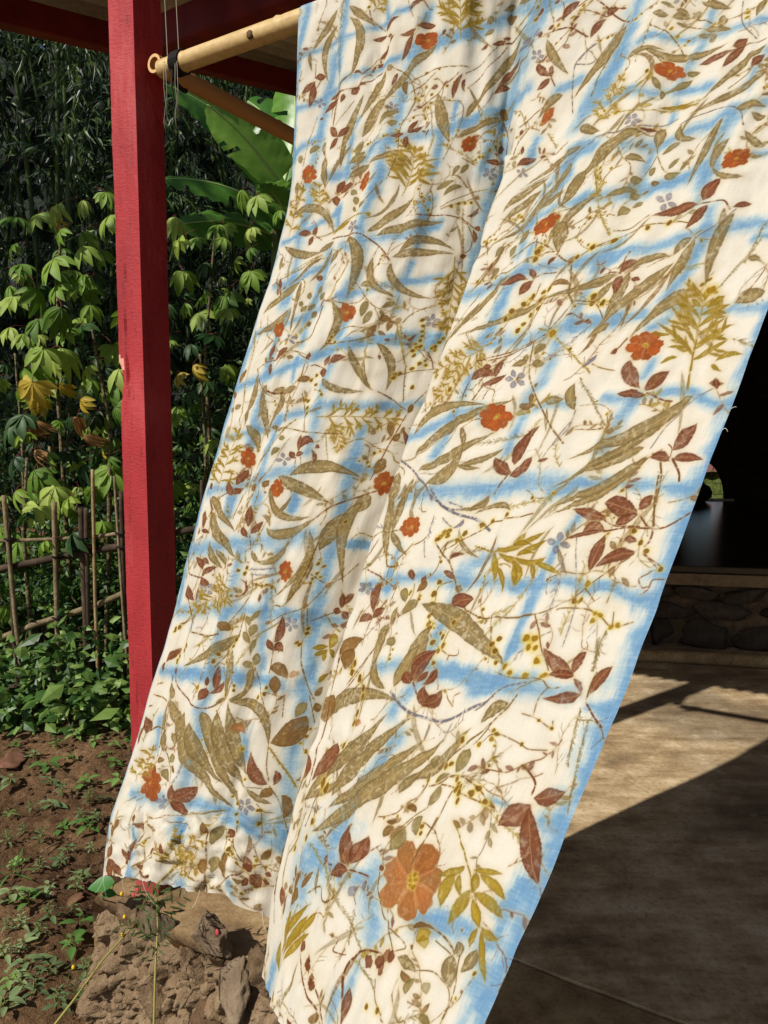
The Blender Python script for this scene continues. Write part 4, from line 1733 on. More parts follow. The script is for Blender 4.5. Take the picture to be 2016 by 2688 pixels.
def draw_sprig(bx, by, tx, ty, wd, kind, h):
    b = np.array([bx, by]); t = np.array([tx, ty]); d = t - b; Ln = np.linalg.norm(d); d /= Ln; nn = np.array([-d[1], d[0]])
    stroke(to_tex([b, (b + t)/2 + nn*Ln*.02, t], h), 1.6, kind, .75)
    m = int(max(10, Ln/3.2))
    for i in range(m):
        q = (i + R_.random())/m; p = b + (t - b)*q; sd = R_.choice((-1, 1)); l = wd*.5*R_.uniform(.5, 1.15)*(1 - .45*q)
        e = p + d*l*R_.uniform(.5, 1.0) + nn*sd*l*R_.uniform(.35, .95)
        stroke(to_tex([p, (p + e)/2 + d*l*.1, e], h), R_.uniform(1.0, 2.1), kind, R_.uniform(.45, .8), False, .2)
ops = []; ox = oy = 0.0; sc = 1.0
for ln in PRINT.strip().split('\n'):
    q = ln.split()
    if ln[0] == '@': ox, oy, sc = float(q[0][1:]), float(q[1]), float(q[2]); continue
    ops.append((q[0], q[1:], ox, oy, sc))
for o, q, ox, oy, sc in ops:                         # indigo bands first
    if o != 'W': continue
    v = [float(x)/sc for x in q]; P = np.array([(ox + v[i], oy + v[i+1]) for i in range(1, len(v), 2)])
    h = half_of(P); C = to_tex(curve(P), h); r = v[0]/2*local_scale(P[len(P)//2], h)*(1.38 if abs(P[-1][1] - P[0][1]) > abs(P[-1][0] - P[0][0]) else 1.2)
    w = win(C[:, 0].min() - r*2.2, C[:, 1].min() - r*2.2, C[:, 0].max() + r*2.2, C[:, 1].max() + r*2.2)
    if not w: continue
    x0, y0, x1, y1 = w
    d = seg_dist(w, C)/r + (N_m[y0:y1, x0:x1] - .5)*.45 + (N_warp[y0:y1, x0:x1] - .5)*.5 + (N_s[y0:y1, x0:x1] - .5)*.25
    t = np.clip((1.55 - d)/1.5, 0, 1); a = t*t*(3 - 2*t)*(.78 + .25*N_l[y0:y1, x0:x1])
    blue[y0:y1, x0:x1] = 1 - (1 - blue[y0:y1, x0:x1])*(1 - a*.96)
ue = (np.arange(TW, dtype=np.float32) + .5)[None]; se = (np.arange(THh, dtype=np.float32)/THh*TEX_S)[:, None]
wr = 9 + 40*np.clip((se - .85)/.7, 0, 1); ed_ = np.clip(1.3 - (TW - ue)/wr - (N_m - .5)*.9 - (N_warp - .5)*.6, 0, 1); el_ = np.clip(1.3 - ue/(10 + 5*N_l) - (N_m - .5)*1.2, 0, 1)*.8
blue = 1 - (1 - blue)*(1 - .85*np.clip(ed_, 0, 1))*(1 - .8*el_)
bl = np.clip(blue*(.9 + .25*(N_warp - .5) + .2*(N_weft - .5)), 0, 1)[..., None]
c1 = np.array([164, 202, 226], np.float32)/255; c2 = np.array([108, 158, 206], np.float32)/255
kk = np.clip((bl - .45)/.55, 0, 1)
canvas[:] = canvas*(1 - np.clip(bl*1.15, 0, .96)) + (c1*(1 - kk) + c2*kk)*np.clip(bl*1.15, 0, .96)*(1 - .05*(N_fine[..., None] - .5))
# the finer tangle between the big prints: tendrils, slivers of leaf, seed heads
def tangle(n1, n2, n3):
    for _ in range(n2):                              # thin willow slivers lying mostly on the diagonal
        x, y = rg.uniform(20, TW - 20), rg.uniform(10, THh - 20); a = math.radians(rg.choice([118, 60, 95, 150]) + rg.normal(0, 14)); l = rg.uniform(45, 150)
        p0 = np.array([x, y]); p1 = p0 + l*np.array([math.cos(a), math.sin(a)]); pm = (p0 + p1)/2 + rg.normal(0, .10)*l*np.array([-math.sin(a), math.cos(a)])
        O, C = leaf_outline(p0, pm, p1, rg.uniform(5, 11), 'o'); poly(O, R_.choice('ooogt'), .6, rg.uniform(.5, .85), .3)
    for _ in range(n1):
        p = np.array([rg.uniform(10, TW - 10), rg.uniform(0, THh - 10)]); a = rg.uniform(0, 6.28); k = R_.choice('tttdbbgv'); P = [p.copy()]; cv = rg.normal(0, .16)
        for i in range(R_.randint(6, 15)):
            a += cv + rg.normal(0, .22); p = p + 11*np.array([math.cos(a), math.sin(a)]); P.append(p.copy())
        P = np.array(P); stroke(curve(P, 3), rg.uniform(1.1, 2.4), k, rg.uniform(.5, .85)); typ = rg.random()
        for i in range(1, len(P)):
            if rg.random() < .62:
                b = math.atan2(*(P[i] - P[i-1])[::-1]) + R_.choice((-1, 1))*rg.uniform(.5, 1.2); l = rg.uniform(9, 24)
                e = P[i] + l*np.array([math.cos(b), math.sin(b)])
                if typ < .45:
                    O, C = leaf_outline(P[i], (P[i] + e)/2, e, l*rg.uniform(.28, .5), 'g'); poly(O, {'d': 'y', 'v': 'g'}.get(k, k), .4, rg.uniform(.55, .9), .3)
                elif typ < .7: dot(P[i] + .35*(e - P[i]), rg.uniform(1.8, 4.2), R_.choice('ddmt'))
                else: stroke([P[i], (P[i] + e)/2 + rg.normal(0, 1.5, 2), e], rg.uniform(.9, 1.6), k, .6, False)
    for _ in range(n3):
        x, y = rg.uniform(20, TW - 20), rg.uniform(10, THh - 20); a = rg.uniform(0, 6.28); l = rg.uniform(50, 130); d = np.array([math.cos(a), math.sin(a)]); nn = np.array([-d[1], d[0]]); b = np.array([x, y]); k = R_.choice('yyggtv')
        stroke([b, b + d*l*.5 + nn*rg.normal(0, 4), b + d*l], 1.4, k, .7)
        for i in range(int(l/2.6)):
            q = b + d*l*rg.random(); sd = R_.choice((-1, 1)); ll = rg.uniform(5, 13); stroke([q, q + d*ll*.8 + nn*sd*ll*.6], rg.uniform(.9, 1.7), k, rg.uniform(.35, .75), False, .2)
tangle(430, 170, 70)
for o, q, ox, oy, sc in ops:
    if o == 'W': continue
    if o == 'L':
        v = [float(x)/sc for x in q[:7]]; P = [(ox + v[i], oy + v[i+1]) for i in (0, 2, 4)]
        draw_leaf(P[0], P[1], P[2], v[6], q[7], half_of(P))
    elif o == 'S':
        v = [float(x)/sc for x in q[2:]]; P = np.array([(ox + v[i], oy + v[i+1]) for i in range(0, len(v), 2)]); h = half_of(P)
        stroke(to_tex(curve(P), h), max(1.7, float(q[0])/sc*1.35*local_scale(P[0], h)), q[1], .92)
    elif o == 'D':
        v = [float(x)/sc for x in q[2:]]
        for i in range(0, len(v), 2):
            p = (ox + v[i], oy + v[i+1]); h = half_of([p]); dot(to_tex(np.array([p]), h)[0], max(1.8, float(q[0])/sc*.8*local_scale(p, h)), q[1])
    elif o == 'F':
        v = [float(x)/sc for x in q[:4]]; p = (ox + v[0], oy + v[1]); draw_flower(p[0], p[1], v[2], v[3], float(q[4]), half_of([p]))
    elif o == 'V':
        v = [float(x)/sc for x in q]; p = (ox + v[0], oy + v[1]); draw_violet(p[0], p[1], v[2], half_of([p]))
    elif o == 'M':
        v = [float(x)/sc for x in q[:5]]; P = [(ox + v[0], oy + v[1]), (ox + v[2], oy + v[3])]
        draw_mustard(*P[0], *P[1], v[4], int(q[5]), q[6], half_of(P))
    elif o == 'G':
        v = [float(x)/sc for x in q[:5]]; P = [(ox + v[0], oy + v[1]), (ox + v[2], oy + v[3])]
        draw_sprig(*P[0], *P[1], v[4], q[5], half_of(P))
# pale scratches left by the binding threads
PAL['_'] = (np.array([244, 238, 224], np.float32)/255,)*3
for _ in range(90):
    x = rg.uniform(0, TW); y = rg.uniform(60, THh); a = math.radians(rg.normal(92, 14)) if rg.random() < .6 else math.radians(rg.normal(3, 5)); l = rg.uniform(15, 90)
    stroke([(x, y), (x + l*math.cos(a), y + l*math.sin(a))], rg.uniform(.8, 2.0), '_', rg.uniform(.25, .6), False, .4)
# dye bleeds along the threads: blur unevenly
def blur(c, n):
    o = c.copy()
    for ax in (0, 1):
        a = o.copy()
        for k in range(1, n + 1): a += np.roll(o, k, ax) + np.roll(o, -k, ax)
        o = a/(2*n + 1)
    return o
kb = np.clip(.10 + .6*(vnoise(THh, TW, 60, 34, 9) - .45), .0, .5)[..., None]
canvas[:] = canvas*(1 - kb) + blur(canvas, 2)*kb
canvas -= .30*(blur(canvas, 1) - canvas)*N_fine[..., None]
img = bpy.data.images.new('plant_print', TW, THh, alpha=False)
buf = np.ones((THh, TW, 4), np.float32); buf[..., :3] = np.clip(canvas[::-1], 0, 1)
img.pixels.foreach_set(buf.ravel()); img.update(); img.pack()

t = NT('printed_cotton')
uvn = t.n.new('ShaderNodeUVMap'); uvn.uv_map = 'print'
im = t.n.new('ShaderNodeTexImage'); im.image = img; im.extension = 'EXTEND'; im.interpolation = 'Cubic'; t.l.new(uvn.outputs[0], im.inputs[0])
n1 = t.noise(900, 2, .5, vec=uvn.outputs[0], stretch=(1.0, 1.6, 1)); n2 = t.noise(38, 5, .6, vec=uvn.outputs[0], stretch=(1.0, .45, 1)); n3 = t.noise(7, 3, .5, vec=uvn.outputs[0], stretch=(1.6, .5, 1))
hgt = t.math('ADD', t.math('ADD', t.math('MULTIPLY', n1, .10), t.math('MULTIPLY', n2, .6)), t.math('MULTIPLY', n3, 1.6))
t.bump(hgt, .55, .007)
cot = t.mix(1.0, im.outputs[0], (.72, .705, .67, 1), 'MULTIPLY'); CL_MAT = t.base(cot, .85, .18)
tr = t.n.new('ShaderNodeBsdfTranslucent'); t.l.new(cot, tr.inputs[0])
mx = t.n.new('ShaderNodeMixShader'); mx.inputs[0].default_value = .12
t.l.new(t.p.outputs[0], mx.inputs[1]); t.l.new(tr.outputs[0], mx.inputs[2]); t.l.new(mx.outputs[0], t.out.inputs[0])

ids = np.arange(NA*NU).reshape(NA, NU)
faces = np.stack([ids[:-1, :-1], ids[1:, :-1], ids[1:, 1:], ids[:-1, 1:]], -1).reshape(-1, 4)
C0 = np.array([*pole_at(tL)[:2], pole_at(tL)[2]])
cloth = mesh('printed_cloth', (ALL - C0).reshape(-1, 3), faces, CL_MAT, smooth=True, loc=tuple(C0))
uvl = cloth.data.uv_layers.new(name='print')
UU = np.repeat(GU[:1], NA, 0); VV = np.repeat(v_of(allS)[:, None], NU, 1)
uvv = np.stack([UU, VV], -1).reshape(-1, 2)
li = np.empty(len(cloth.data.loops), np.int32); cloth.data.loops.foreach_get('vertex_index', li)
uvl.data.foreach_set('uv', uvv[li].astype(np.float32).ravel())
tag(cloth, 'long white cotton cloth printed with leaves, orange flowers and blue bands, hung over bamboo', 'cloth')
# ---------------------------------------------------------------- the setting: soil, cement floor
rs = random.Random(11)
SOIL = -0.34
def soil_z(x, y):
    d = math.hypot(x + .6, y - 2.2)
    z = SOIL + .05*fbm((x*.7, y*.7, 1.3), 3) + .028*fbm((x*3.1, y*3.1, 4.2), 4) 
    if d < 8: z += .013*fbm((x*14, y*14, 7.7), 3) + .006*abs(fbm((x*46, y*46, 2.2), 2))
    if y > 3.3: z += .05*min(1, (y - 3.3)/.8)
    return z
xs = np.unique(np.concatenate([np.linspace(-600, -12, 14), np.linspace(-12, -3, 40), np.arange(-3, .75, .0135), np.linspace(.75, 6, 30), np.linspace(6, 600, 16)]))
ys = np.unique(np.concatenate([np.linspace(-60, -2, 8), np.linspace(-2, .9, 20), np.arange(.9, 4.4, .015), np.linspace(4.4, 9, 50), np.linspace(9, 30, 20), np.linspace(30, 1200, 18)]))
vs = np.array([(x, y, soil_z(x, y)) for y in ys for x in xs])
gi = np.arange(len(vs)).reshape(len(ys), len(xs))
fs = np.stack([gi[:-1, :-1], gi[:-1, 1:], gi[1:, 1:], gi[1:, :-1]], -1).reshape(-1, 4)
t = NT('garden_soil')
n1 = t.noise(2.2, 5); n2 = t.noise(38, 5, .65); n3 = t.noise(160, 3, .6)
c = t.ramp(t.math('ADD', t.math('MULTIPLY', n1, .6), t.math('MULTIPLY', n2, .45)), [(.3, lin(58, 42, 30)), (.52, lin(106, 80, 56)), (.72, lin(152, 120, 88))])
c = t.mix(t.math('MULTIPLY', t.ramp(n3, [(.56, (0, 0, 0, 1)), (.66, (1, 1, 1, 1))]), .5), c, lin(52, 38, 28))
SOIL_MAT = t.base(c, .95, .1); t.bump(t.math('ADD', n2, t.math('MULTIPLY', n3, .5)), .8, .02)
ground = struct(mesh('ground', vs, fs, SOIL_MAT, smooth=True))

def cement(name, cols, sc=1.0, streak=None, bumpd=.004, rough=.82):
    t = NT(name)
    a = t.noise(1.6*sc, 6, .62); b = t.noise(9*sc, 6, .7); d = t.noise(55*sc, 4, .6); e = t.noise(5*sc, 5, .6, stretch=streak or (1, 1, 1)); h = t.noise(240, 2, .5)
    f = t.math('ADD', t.math('ADD', t.math('MULTIPLY', a, .45), t.math('MULTIPLY', b, .30)), t.math('MULTIPLY', e, .30))
    c = t.ramp(f, [(.40, cols[0]), (.50, cols[1]), (.58, cols[2]), (.68, cols[3])])
    c = t.mix(t.math('MULTIPLY', t.ramp(d, [(.52, (0, 0, 0, 1)), (.66, (1, 1, 1, 1))]), .42), c, cols[0])
    c = t.mix(t.math('MULTIPLY', t.ramp(h, [(.60, (0, 0, 0, 1)), (.66, (1, 1, 1, 1))]), .3), c, cols[3])
    st = t.noise(.9*sc, 3, .5); c = t.mix(t.math('MULTIPLY', t.ramp(st, [(.52, (0, 0, 0, 1)), (.60, (1, 1, 1, 1))]), .55), c, lin(96, 84, 70))
    c = t.mix(t.math('MULTIPLY', t.ramp(b, [(.60, (0, 0, 0, 1)), (.68, (1, 1, 1, 1))]), .30), c, cols[3])
    v = t.n.new('ShaderNodeTexVoronoi'); v.feature = 'DISTANCE_TO_EDGE'; v.inputs['Scale'].default_value = 1.1*sc
    mp = t.mix(.16, t.tc.outputs['Object'], t.n[-1].outputs[0] if False else t.noise(3, 4), 'ADD'); t.l.new(mp, v.inputs['Vector'])
    cr = t.ramp(v.outputs['Distance'], [(.0, (1, 1, 1, 1)), (.006, (0, 0, 0, 1))])
    c = t.mix(t.math('MULTIPLY', t.math('MULTIPLY', cr, a), .35), c, lin(40, 32, 24))
    m = t.base(c, rough, .25)
    t.bump(t.math('ADD', t.math('ADD', t.math('MULTIPLY', b, .7), t.math('MULTIPLY', d, .35)), t.math('MULTIPLY', h, .15)), .9, bumpd)
    return m
FLOOR_MAT = cement('worn_cement', (lin(104, 84, 60), lin(172, 145, 108), lin(208, 183, 144), lin(238, 220, 188)), 1.0, (.6, 2.6, 1))
EDGE_MAT = cement('edge_cement', (lin(94, 74, 50), lin(150, 122, 86), lin(174, 146, 106), lin(198, 172, 132)), 1.6)
def slab(name, corners, z0, z1, mat, n=1):
    v = [np.array([*c[:2], z]) for z in (z0, z1) for c in corners]; k = len(corners)
    f = [tuple(range(k - 1, -1, -1)), tuple(range(k, 2*k))] + [(i, (i+1) % k, k + (i+1) % k, k + i) for i in range(k)]
    return mesh(name, v, f, mat)
floor = struct(slab('floor', [ab(.35, .285), ab(-7.5, .285), ab(-7.5, 9.4), ab(.35, 9.4)], -.30, 0.0, FLOOR_MAT))
# the kerb strip is its own pour: slightly lower, with a broken outer edge
def strip(a0, a1, b0, b1, z, na=160, nb=12):
    V = []
    for i in range(na + 1):
        a = a0 + (a1 - a0)*i/na
        for j in range(nb + 1):
            fj = j/nb; b = b0 + (b1 - b0)*fj
            if j == 0: b += .018*fbm((a*6, 1, 2), 3)
            if j == nb: b += .004*fbm((a*14, 5, 2), 2)
            zz = z + .006*fbm((a*5, b*5, 9), 3) - (.012 if j in (0,) else 0)
            V.append(ab(a, b, zz))
    top = len(V)
    F = [(i*(nb+1)+j, i*(nb+1)+j+1, (i+1)*(nb+1)+j+1, (i+1)*(nb+1)+j) for i in range(na) for j in range(nb)]
    F = [f[::-1] for f in F]
    for i in range(na + 1): V.append(V[i*(nb+1)] + np.array([0, 0, -.16]) )
    F += [(i*(nb+1), (i+1)*(nb+1), top+i+1, top+i) for i in range(na)]
    return V, F
V, F = strip(.16, -7.5, -.10, .275, -.004)
edge = struct(mesh('floor_edge', V, F, EDGE_MAT, smooth=True))

# ---------------------------------------------------------------- rough stone foundation under the red post
def rock(seed, sx, sy, sz, rough=.22, sub=3, facets=0):
    bm = bmesh.new(); bmesh.ops.create_icosphere(bm, subdivisions=sub, radius=1.0)
    o = Vector((seed*1.7, seed*.9, seed*2.3)); r = random.Random(seed)
    cuts = []
    for _ in range(facets):
        n = Vector((r.gauss(0, 1), r.gauss(0, 1), r.gauss(0, 1))).normalized(); cuts.append((n, r.uniform(.5, .85)))
    for v in bm.verts:
        p = v.co.copy(); m = max(abs(p.x), abs(p.y), abs(p.z)); q = p.lerp(p/m, .42)
        for n, d in cuts:
            e = q.dot(n) - d
            if e > 0: q = q - n*e*.92
        d = 1 + rough*fbm(q*1.1 + o, 3) + rough*.34*fbm(q*4.2 + o, 4)
        v.co = Vector((q.x*sx*d, q.y*sy*d, q.z*sz*d))
    me = bpy.data.meshes.new('stone'); bm.to_mesh(me); bm.free()
    me.polygons.foreach_set('use_smooth', np.ones(len(me.polygons), bool)); return me
def stone_mat(name, cols, bd=.012, sc=14):
    t = NT(name); n = t.noise(sc, 6, .7); m = t.noise(sc*6, 4, .65); r = rnd_fac(t); w = t.noise(3, 3)
    f = t.math('ADD', t.math('ADD', t.math('MULTIPLY', n, .55), t.math('MULTIPLY', r, .22)), t.math('MULTIPLY', w, .25))
    c = t.ramp(f, [(.28, cols[0]), (.50, cols[1]), (.75, cols[2])])
    c = t.mix(t.math('MULTIPLY', t.ramp(m, [(.56, (0,0,0,1)), (.68, (1,1,1,1))]), .55), c, cols[0])
    mm = t.base(c, .93, .15); t.bump(t.math('ADD', n, t.math('MULTIPLY', m, .4)), .9, bd); return mm
STONE = stone_mat('grey_brown_stone', (lin(74, 61, 48), lin(120, 102, 82), lin(154, 136, 112)))
MORTAR = stone_mat('crumbly_mortar', (lin(84, 66, 48), lin(142, 118, 90), lin(178, 154, 124)), .02, 26)
DIRTY = stone_mat('earthy_rubble', (lin(66, 50, 36), lin(108, 84, 62), lin(138, 112, 86)), .016, 20)
found = empty('stone_foundation', ab(0, 0, -.35))
tag(found, 'crumbling stone and mortar foundation block under the red post', 'foundation')
def place(o, p, rz=0, parent=None):
    q = np.asarray(p, float) - (np.array(parent.location) if parent else 0)
    o.location = tuple(q); o.rotation_euler = (rs.uniform(-.3, .3), rs.uniform(-.3, .3), rz)
AZ = math.atan2(A[1], A[0])
# mortar mass: a lumpy wall below the kerb
na, nz = 230, 80; V = []
for i in range(na + 1):
    a = .185 - 2.0*i/na
    for j in range(nz + 1):
        z = -.03 - .42*j/nz; n1 = fbm((a*6, z*6, 3.3), 3); n2 = fbm((a*22, z*22, 6.1), 3); n3 = fbm((a*70, z*70, 1.1), 3)
        b = -.130 - .05*(j/nz)**.8 - .060*n1 - .045*abs(n2) + .016*n3 + .10*max(0, a - .09)*8
        V.append(ab(a, b, z - .025*fbm((a*9, 2, 0), 3)*(1 - j/nz) + .008*n3))
F = [(i*(nz+1)+j, (i+1)*(nz+1)+j, (i+1)*(nz+1)+j+1, i*(nz+1)+j+1) for i in range(na) for j in range(nz)]
top0 = len(V)
for i in range(na + 1): V.append(ab(.185 - 2.0*i/na, .22, -.015))
F += [(i*(nz+1), top0+i, top0+i+1, (i+1)*(nz+1)) for i in range(na)]
e0 = len(V)
for j in range(nz + 1): V.append(ab(.18, .35, -.03 - .42*j/nz))
F += [(j, j+1, e0+j+1, e0+j) for j in range(nz)]
mesh('mortar', np.array(V) - np.array(found.location), F, MORTAR, found, True)
spec = [  # photo x, y, forward distance, size along A, out, up, material
 (345, 2400, 1.965, .055, .030, .050, MORTAR), (410, 2450, 1.905, .050, .030, .070, STONE), (555, 2450, 1.79, .085, .030, .065, STONE),
 (500, 2540, 1.80, .055, .030, .055, MORTAR), (330, 2560, 1.925, .050, .035, .060, MORTAR), (610, 2590, 1.715, .075, .030, .085, STONE), (420, 2640, 1.83, .065, .035, .050, MORTAR), (540, 2680, 1.74, .060, .035, .045, DIRTY), (690, 2560, 1.665, .055, .030, .075, MORTAR)]
for k, (x, y, Y, sa, sb, sz, m) in enumerate(spec):
    me = rock(k + 3, sa, sb, sz, .42 if m is MORTAR else .26, 4, 9); me.materials.append(m)
    o = link(bpy.data.objects.new('stone' if m is STONE else 'rubble', me), found); place(o, at(x, y, Y + .062), AZ + rs.uniform(-.3, .3), found)
# drips of red paint on the stones
PAINT_DROP = NT('paint_drip').base(lin(184, 74, 76), .8)
for x, y, Y, r in ((360, 2338, 1.955, .007), (350, 2348, 1.955, .006), (570, 2447, 1.775, .006)):
    me = rock(int(x), r, r*.35, r*1.3, .3, 2); me.materials.append(PAINT_DROP); o = link(bpy.data.objects.new('paint_drip', me), found); place(o, at(x, y, Y), AZ, found)

# ---------------------------------------------------------------- the open pavilion: red posts, beams, sheet roof
RED = NT('red_paint')
rn = RED.noise(5, 4, stretch=(1, 1, .5)); r2 = RED.noise(70, 4, .6, stretch=(1, 1, 2.6)); r3 = RED.noise(2.1, 3)
rc = RED.ramp(rn, [(.3, lin(146, 38, 42)), (.55, lin(172, 50, 54)), (.75, lin(196, 84, 84))])
rc = RED.mix(RED.math('MULTIPLY', RED.ramp(r2, [(.60, (0,0,0,1)), (.70, (1,1,1,1))]), RED.math('MULTIPLY', r3, .75)), rc, lin(104, 26, 30))
sz_ = RED.n.new('ShaderNodeSeparateXYZ'); RED.l.new(RED.tc.outputs['Object'], sz_.inputs[0])
mud = RED.math('MULTIPLY', RED.ramp(RED.math('ADD', RED.math('MULTIPLY', sz_.outputs[2], .8), RED.math('MULTIPLY', RED.noise(14, 5), .5)), [(.28, (1,1,1,1)), (.62, (0,0,0,1))]), .6); rc = RED.mix(mud, rc, lin(120, 74, 58))
r4 = RED.noise(3.2, 5, .7, stretch=(2.5, 2.5, .5)); rc = RED.mix(RED.math('MULTIPLY', RED.ramp(r4, [(.52, (0,0,0,1)), (.70, (1,1,1,1))]), .55), rc, lin(196, 104, 100))
r5 = RED.noise(26, 5, .7, stretch=(3, 3, .35)); rc = RED.mix(RED.math('MULTIPLY', RED.ramp(r5, [(.60, (0,0,0,1)), (.68, (1,1,1,1))]), .75), rc, lin(96, 24, 28))
RED_MAT = RED.base(rc, .6, .3); RED.bump(RED.math('ADD', RED.math('MULTIPLY', r2, .8), rn), .45, .006)
DRED = NT('shaded_red_paint'); dn = DRED.noise(12, 4); DRED_MAT = DRED.base(DRED.ramp(dn, [(.3, lin(96, 22, 24)), (.7, lin(128, 38, 36))]), .6, .3)  # the post's red darkened, roof shade put into the beam colour
RAW = NT('split_wood').base(lin(226, 160, 140), .8)
SHEET = NT('asbestos_sheet'); sn = SHEET.noise(4, 5); s2 = SHEET.noise(60, 3)
SHEET_MAT = SHEET.base(SHEET.ramp(SHEET.math('ADD', SHEET.math('MULTIPLY', sn, .7), SHEET.math('MULTIPLY', s2, .3)), [(.3, lin(140, 130, 112)), (.6, lin(184, 172, 150)), (.8, lin(206, 194, 172))]), .9, .1)
pav = empty('pavilion', PK)
tag(pav, 'open red timber pavilion with corrugated sheet roof and dark interior', 'building')
pl = np.array(pav.location)
# corner post: sawn timber with a split edge
PW = .095; nzp = 260; V = []; per = 16; M = []
for j in range(nzp + 1):
    z = -.05 + 2.72*j/nzp; ring = []
    cor = [(0, 0), (PW, 0), (PW, PW), (0, PW)]
    for c in range(4):
        for q in range(per):
            f = q/per; a = cor[c][0]*(1-f) + cor[(c+1) % 4][0]*f; b = cor[c][1]*(1-f) + cor[(c+1) % 4][1]*f
            k = .0003*fbm((a*30, b*30, z*5), 2) + .00012*fbm((a*90, b*90, z*60), 2)
            a += (a - PW/2)/PW*k*6; b += (b - PW/2)/PW*k*6
            # split at the far edge of the sunlit face
            e = (PW - a) if c == 0 else (b if c == 1 and q < 4 else 9)
            if e < .02:
                n = max(0, .011*(1 - abs(z - 1.455)/.075) + .003*fbm((1, 2, z*40), 2))*(1 - e/.02)
                if z < 1.50: a -= n; b += n*.5
            xc = .060 + .004*math.sin(z*9) + .003*fbm((0, 0, z*12), 2)
            if c == 0 and 1.38 < z < 1.82:
                dd = abs(a - xc)
                if dd < .0045: b += .007*(1 - dd/.0045)*min(1, (1.82 - z)/.1)*min(1, (z - 1.38)/.05)
                if dd < .010 and abs(z - 1.47) < .055: b += .008*(1 - dd/.010)*(1 - abs(z - 1.47)/.055)
            ring.append(ab(a, b, z))
    V += ring
n4 = 4*per
F = [(j*n4+k, (j+1)*n4+k, (j+1)*n4+(k+1) % n4, j*n4+(k+1) % n4) for j in range(nzp) for k in range(n4)]
F += [tuple(range(n4)), tuple(nzp*n4 + k for k in range(n4-1, -1, -1))]
mi = []
for j in range(nzp):
    z = -.05 + 2.72*(j + .5)/nzp
    for k in range(n4): mi.append(1 if (k in (13, 14, 15, 16, 17) and 1.490 < z < 1.525 - .004*abs(k - 15)) else 0)
post = mesh('post', np.array(V) - pl, F, None, pav, False, [RED_MAT, RAW], mi + [0, 0])
post['label'] = 'square red corner post with a split edge, sunlit on one face'
def beam(name, p, q, w, h, mat, side=None):
    p, q = np.asarray(p, float), np.asarray(q, float); d = q - p; l = np.linalg.norm(d); d /= l
    s = np.cross(d, Z); s /= np.linalg.norm(s); u = np.cross(s, d); mb = MB(); mb.box((p + q)/2 - pl, d*l/2, s*w/2, u*h/2)
    return bevel(mb.build(name, mat, pav), .004, 1)
SL = .224; ZR = 2.72
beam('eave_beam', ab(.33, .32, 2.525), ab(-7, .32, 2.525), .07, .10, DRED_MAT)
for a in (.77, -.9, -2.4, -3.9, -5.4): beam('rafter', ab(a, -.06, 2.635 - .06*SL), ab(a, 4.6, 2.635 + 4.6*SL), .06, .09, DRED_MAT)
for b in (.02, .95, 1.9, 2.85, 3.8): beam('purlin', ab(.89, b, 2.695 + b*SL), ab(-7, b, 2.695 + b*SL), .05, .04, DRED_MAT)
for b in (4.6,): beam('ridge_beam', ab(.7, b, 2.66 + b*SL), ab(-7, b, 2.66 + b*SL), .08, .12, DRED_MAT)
# corrugated sheets, each its own
def sheet(a0, a1, b0, b1, sgn):
    V = []; nA = int(abs(a1 - a0)/.012)
    for i in range(nA + 1):
        a = a0 + (a1 - a0)*i/nA; w = .016*math.sin(2*math.pi*a/.075)
        for b in (b0, b1):
            zz = ZR + .018 + (b if sgn > 0 else 2*4.65 - b)*SL + w; V.append(ab(a, b, zz)); 
        for b in (b0, b1):
            zz = ZR + .025 + (b if sgn > 0 else 2*4.65 - b)*SL + w; V.append(ab(a, b, zz))
    F = []
    for i in range(nA):
        p, q = i*4, (i+1)*4
        F += [(p, p+1, q+1, q), (p+2, q+2, q+3, p+3), (p, q, q+2, p+2), (p+1, p+3, q+3, q+1)]
    return mesh('roof_sheet', np.array(V) - pl, F, SHEET_MAT, pav, True)
for k in range(8):
    a1 = .95 - k*1.0
    sheet(a1, a1 - 1.02, -.075, 2.36, 1); sheet(a1 + .004, a1 - 1.016, 2.30, 4.66, 1)
for k in range(-2, 8):
    a1 = .74 - k*1.0; sheet(a1, a1 - 1.02, 4.64, 9.6, -1)  # unseen rear slope, widened past the gable to keep the sun out
# inner posts that carry the roof further along
for a, b in ((-3.9, .05), (-6.9, .05), (-2.2, 4.6), (-5.2, 4.6)):
    beam('post', ab(a, b, 0), ab(a, b, 2.5 + b*SL), .095, .095, RED_MAT)

# ---------------------------------------------------------------- raised platform with a stone front, inside
PD = np.array([.979, -.204, 0]); PN = np.array([.204, .979, 0])     # along its front, into the room
P0 = np.array([*on_z(1690, 1690, 0)[:2], 0.0]) - PD*.9
plat = empty('platform', P0); tag(plat, 'raised platform with boulder front and dark polished top behind the bamboo', 'platform')
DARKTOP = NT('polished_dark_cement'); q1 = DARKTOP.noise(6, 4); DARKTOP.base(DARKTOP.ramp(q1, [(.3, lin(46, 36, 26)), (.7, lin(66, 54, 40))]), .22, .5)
mb = MB(); W_ = 5.2
mb.box(PD*W_/2 + PN*2.9 + Z*.235, PD*W_/2, PN*2.86, Z*.235); mb.build('core', MORTAR, plat)
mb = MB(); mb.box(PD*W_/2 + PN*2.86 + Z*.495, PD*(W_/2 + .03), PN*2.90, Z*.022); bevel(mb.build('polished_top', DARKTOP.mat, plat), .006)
mb = MB(); mb.box(PD*W_/2 - PN*.03 + Z*.435, PD*(W_/2), PN*.03, Z*.035); mb.build('lip', MORTAR, plat)
SHSTONE = stone_mat('shaded_stone', (lin(44, 37, 30), lin(80, 68, 56), lin(112, 98, 84)))  # darkened copy of the stone, the room's shade put into its colour
x = 0.05
row = 0; pts = []
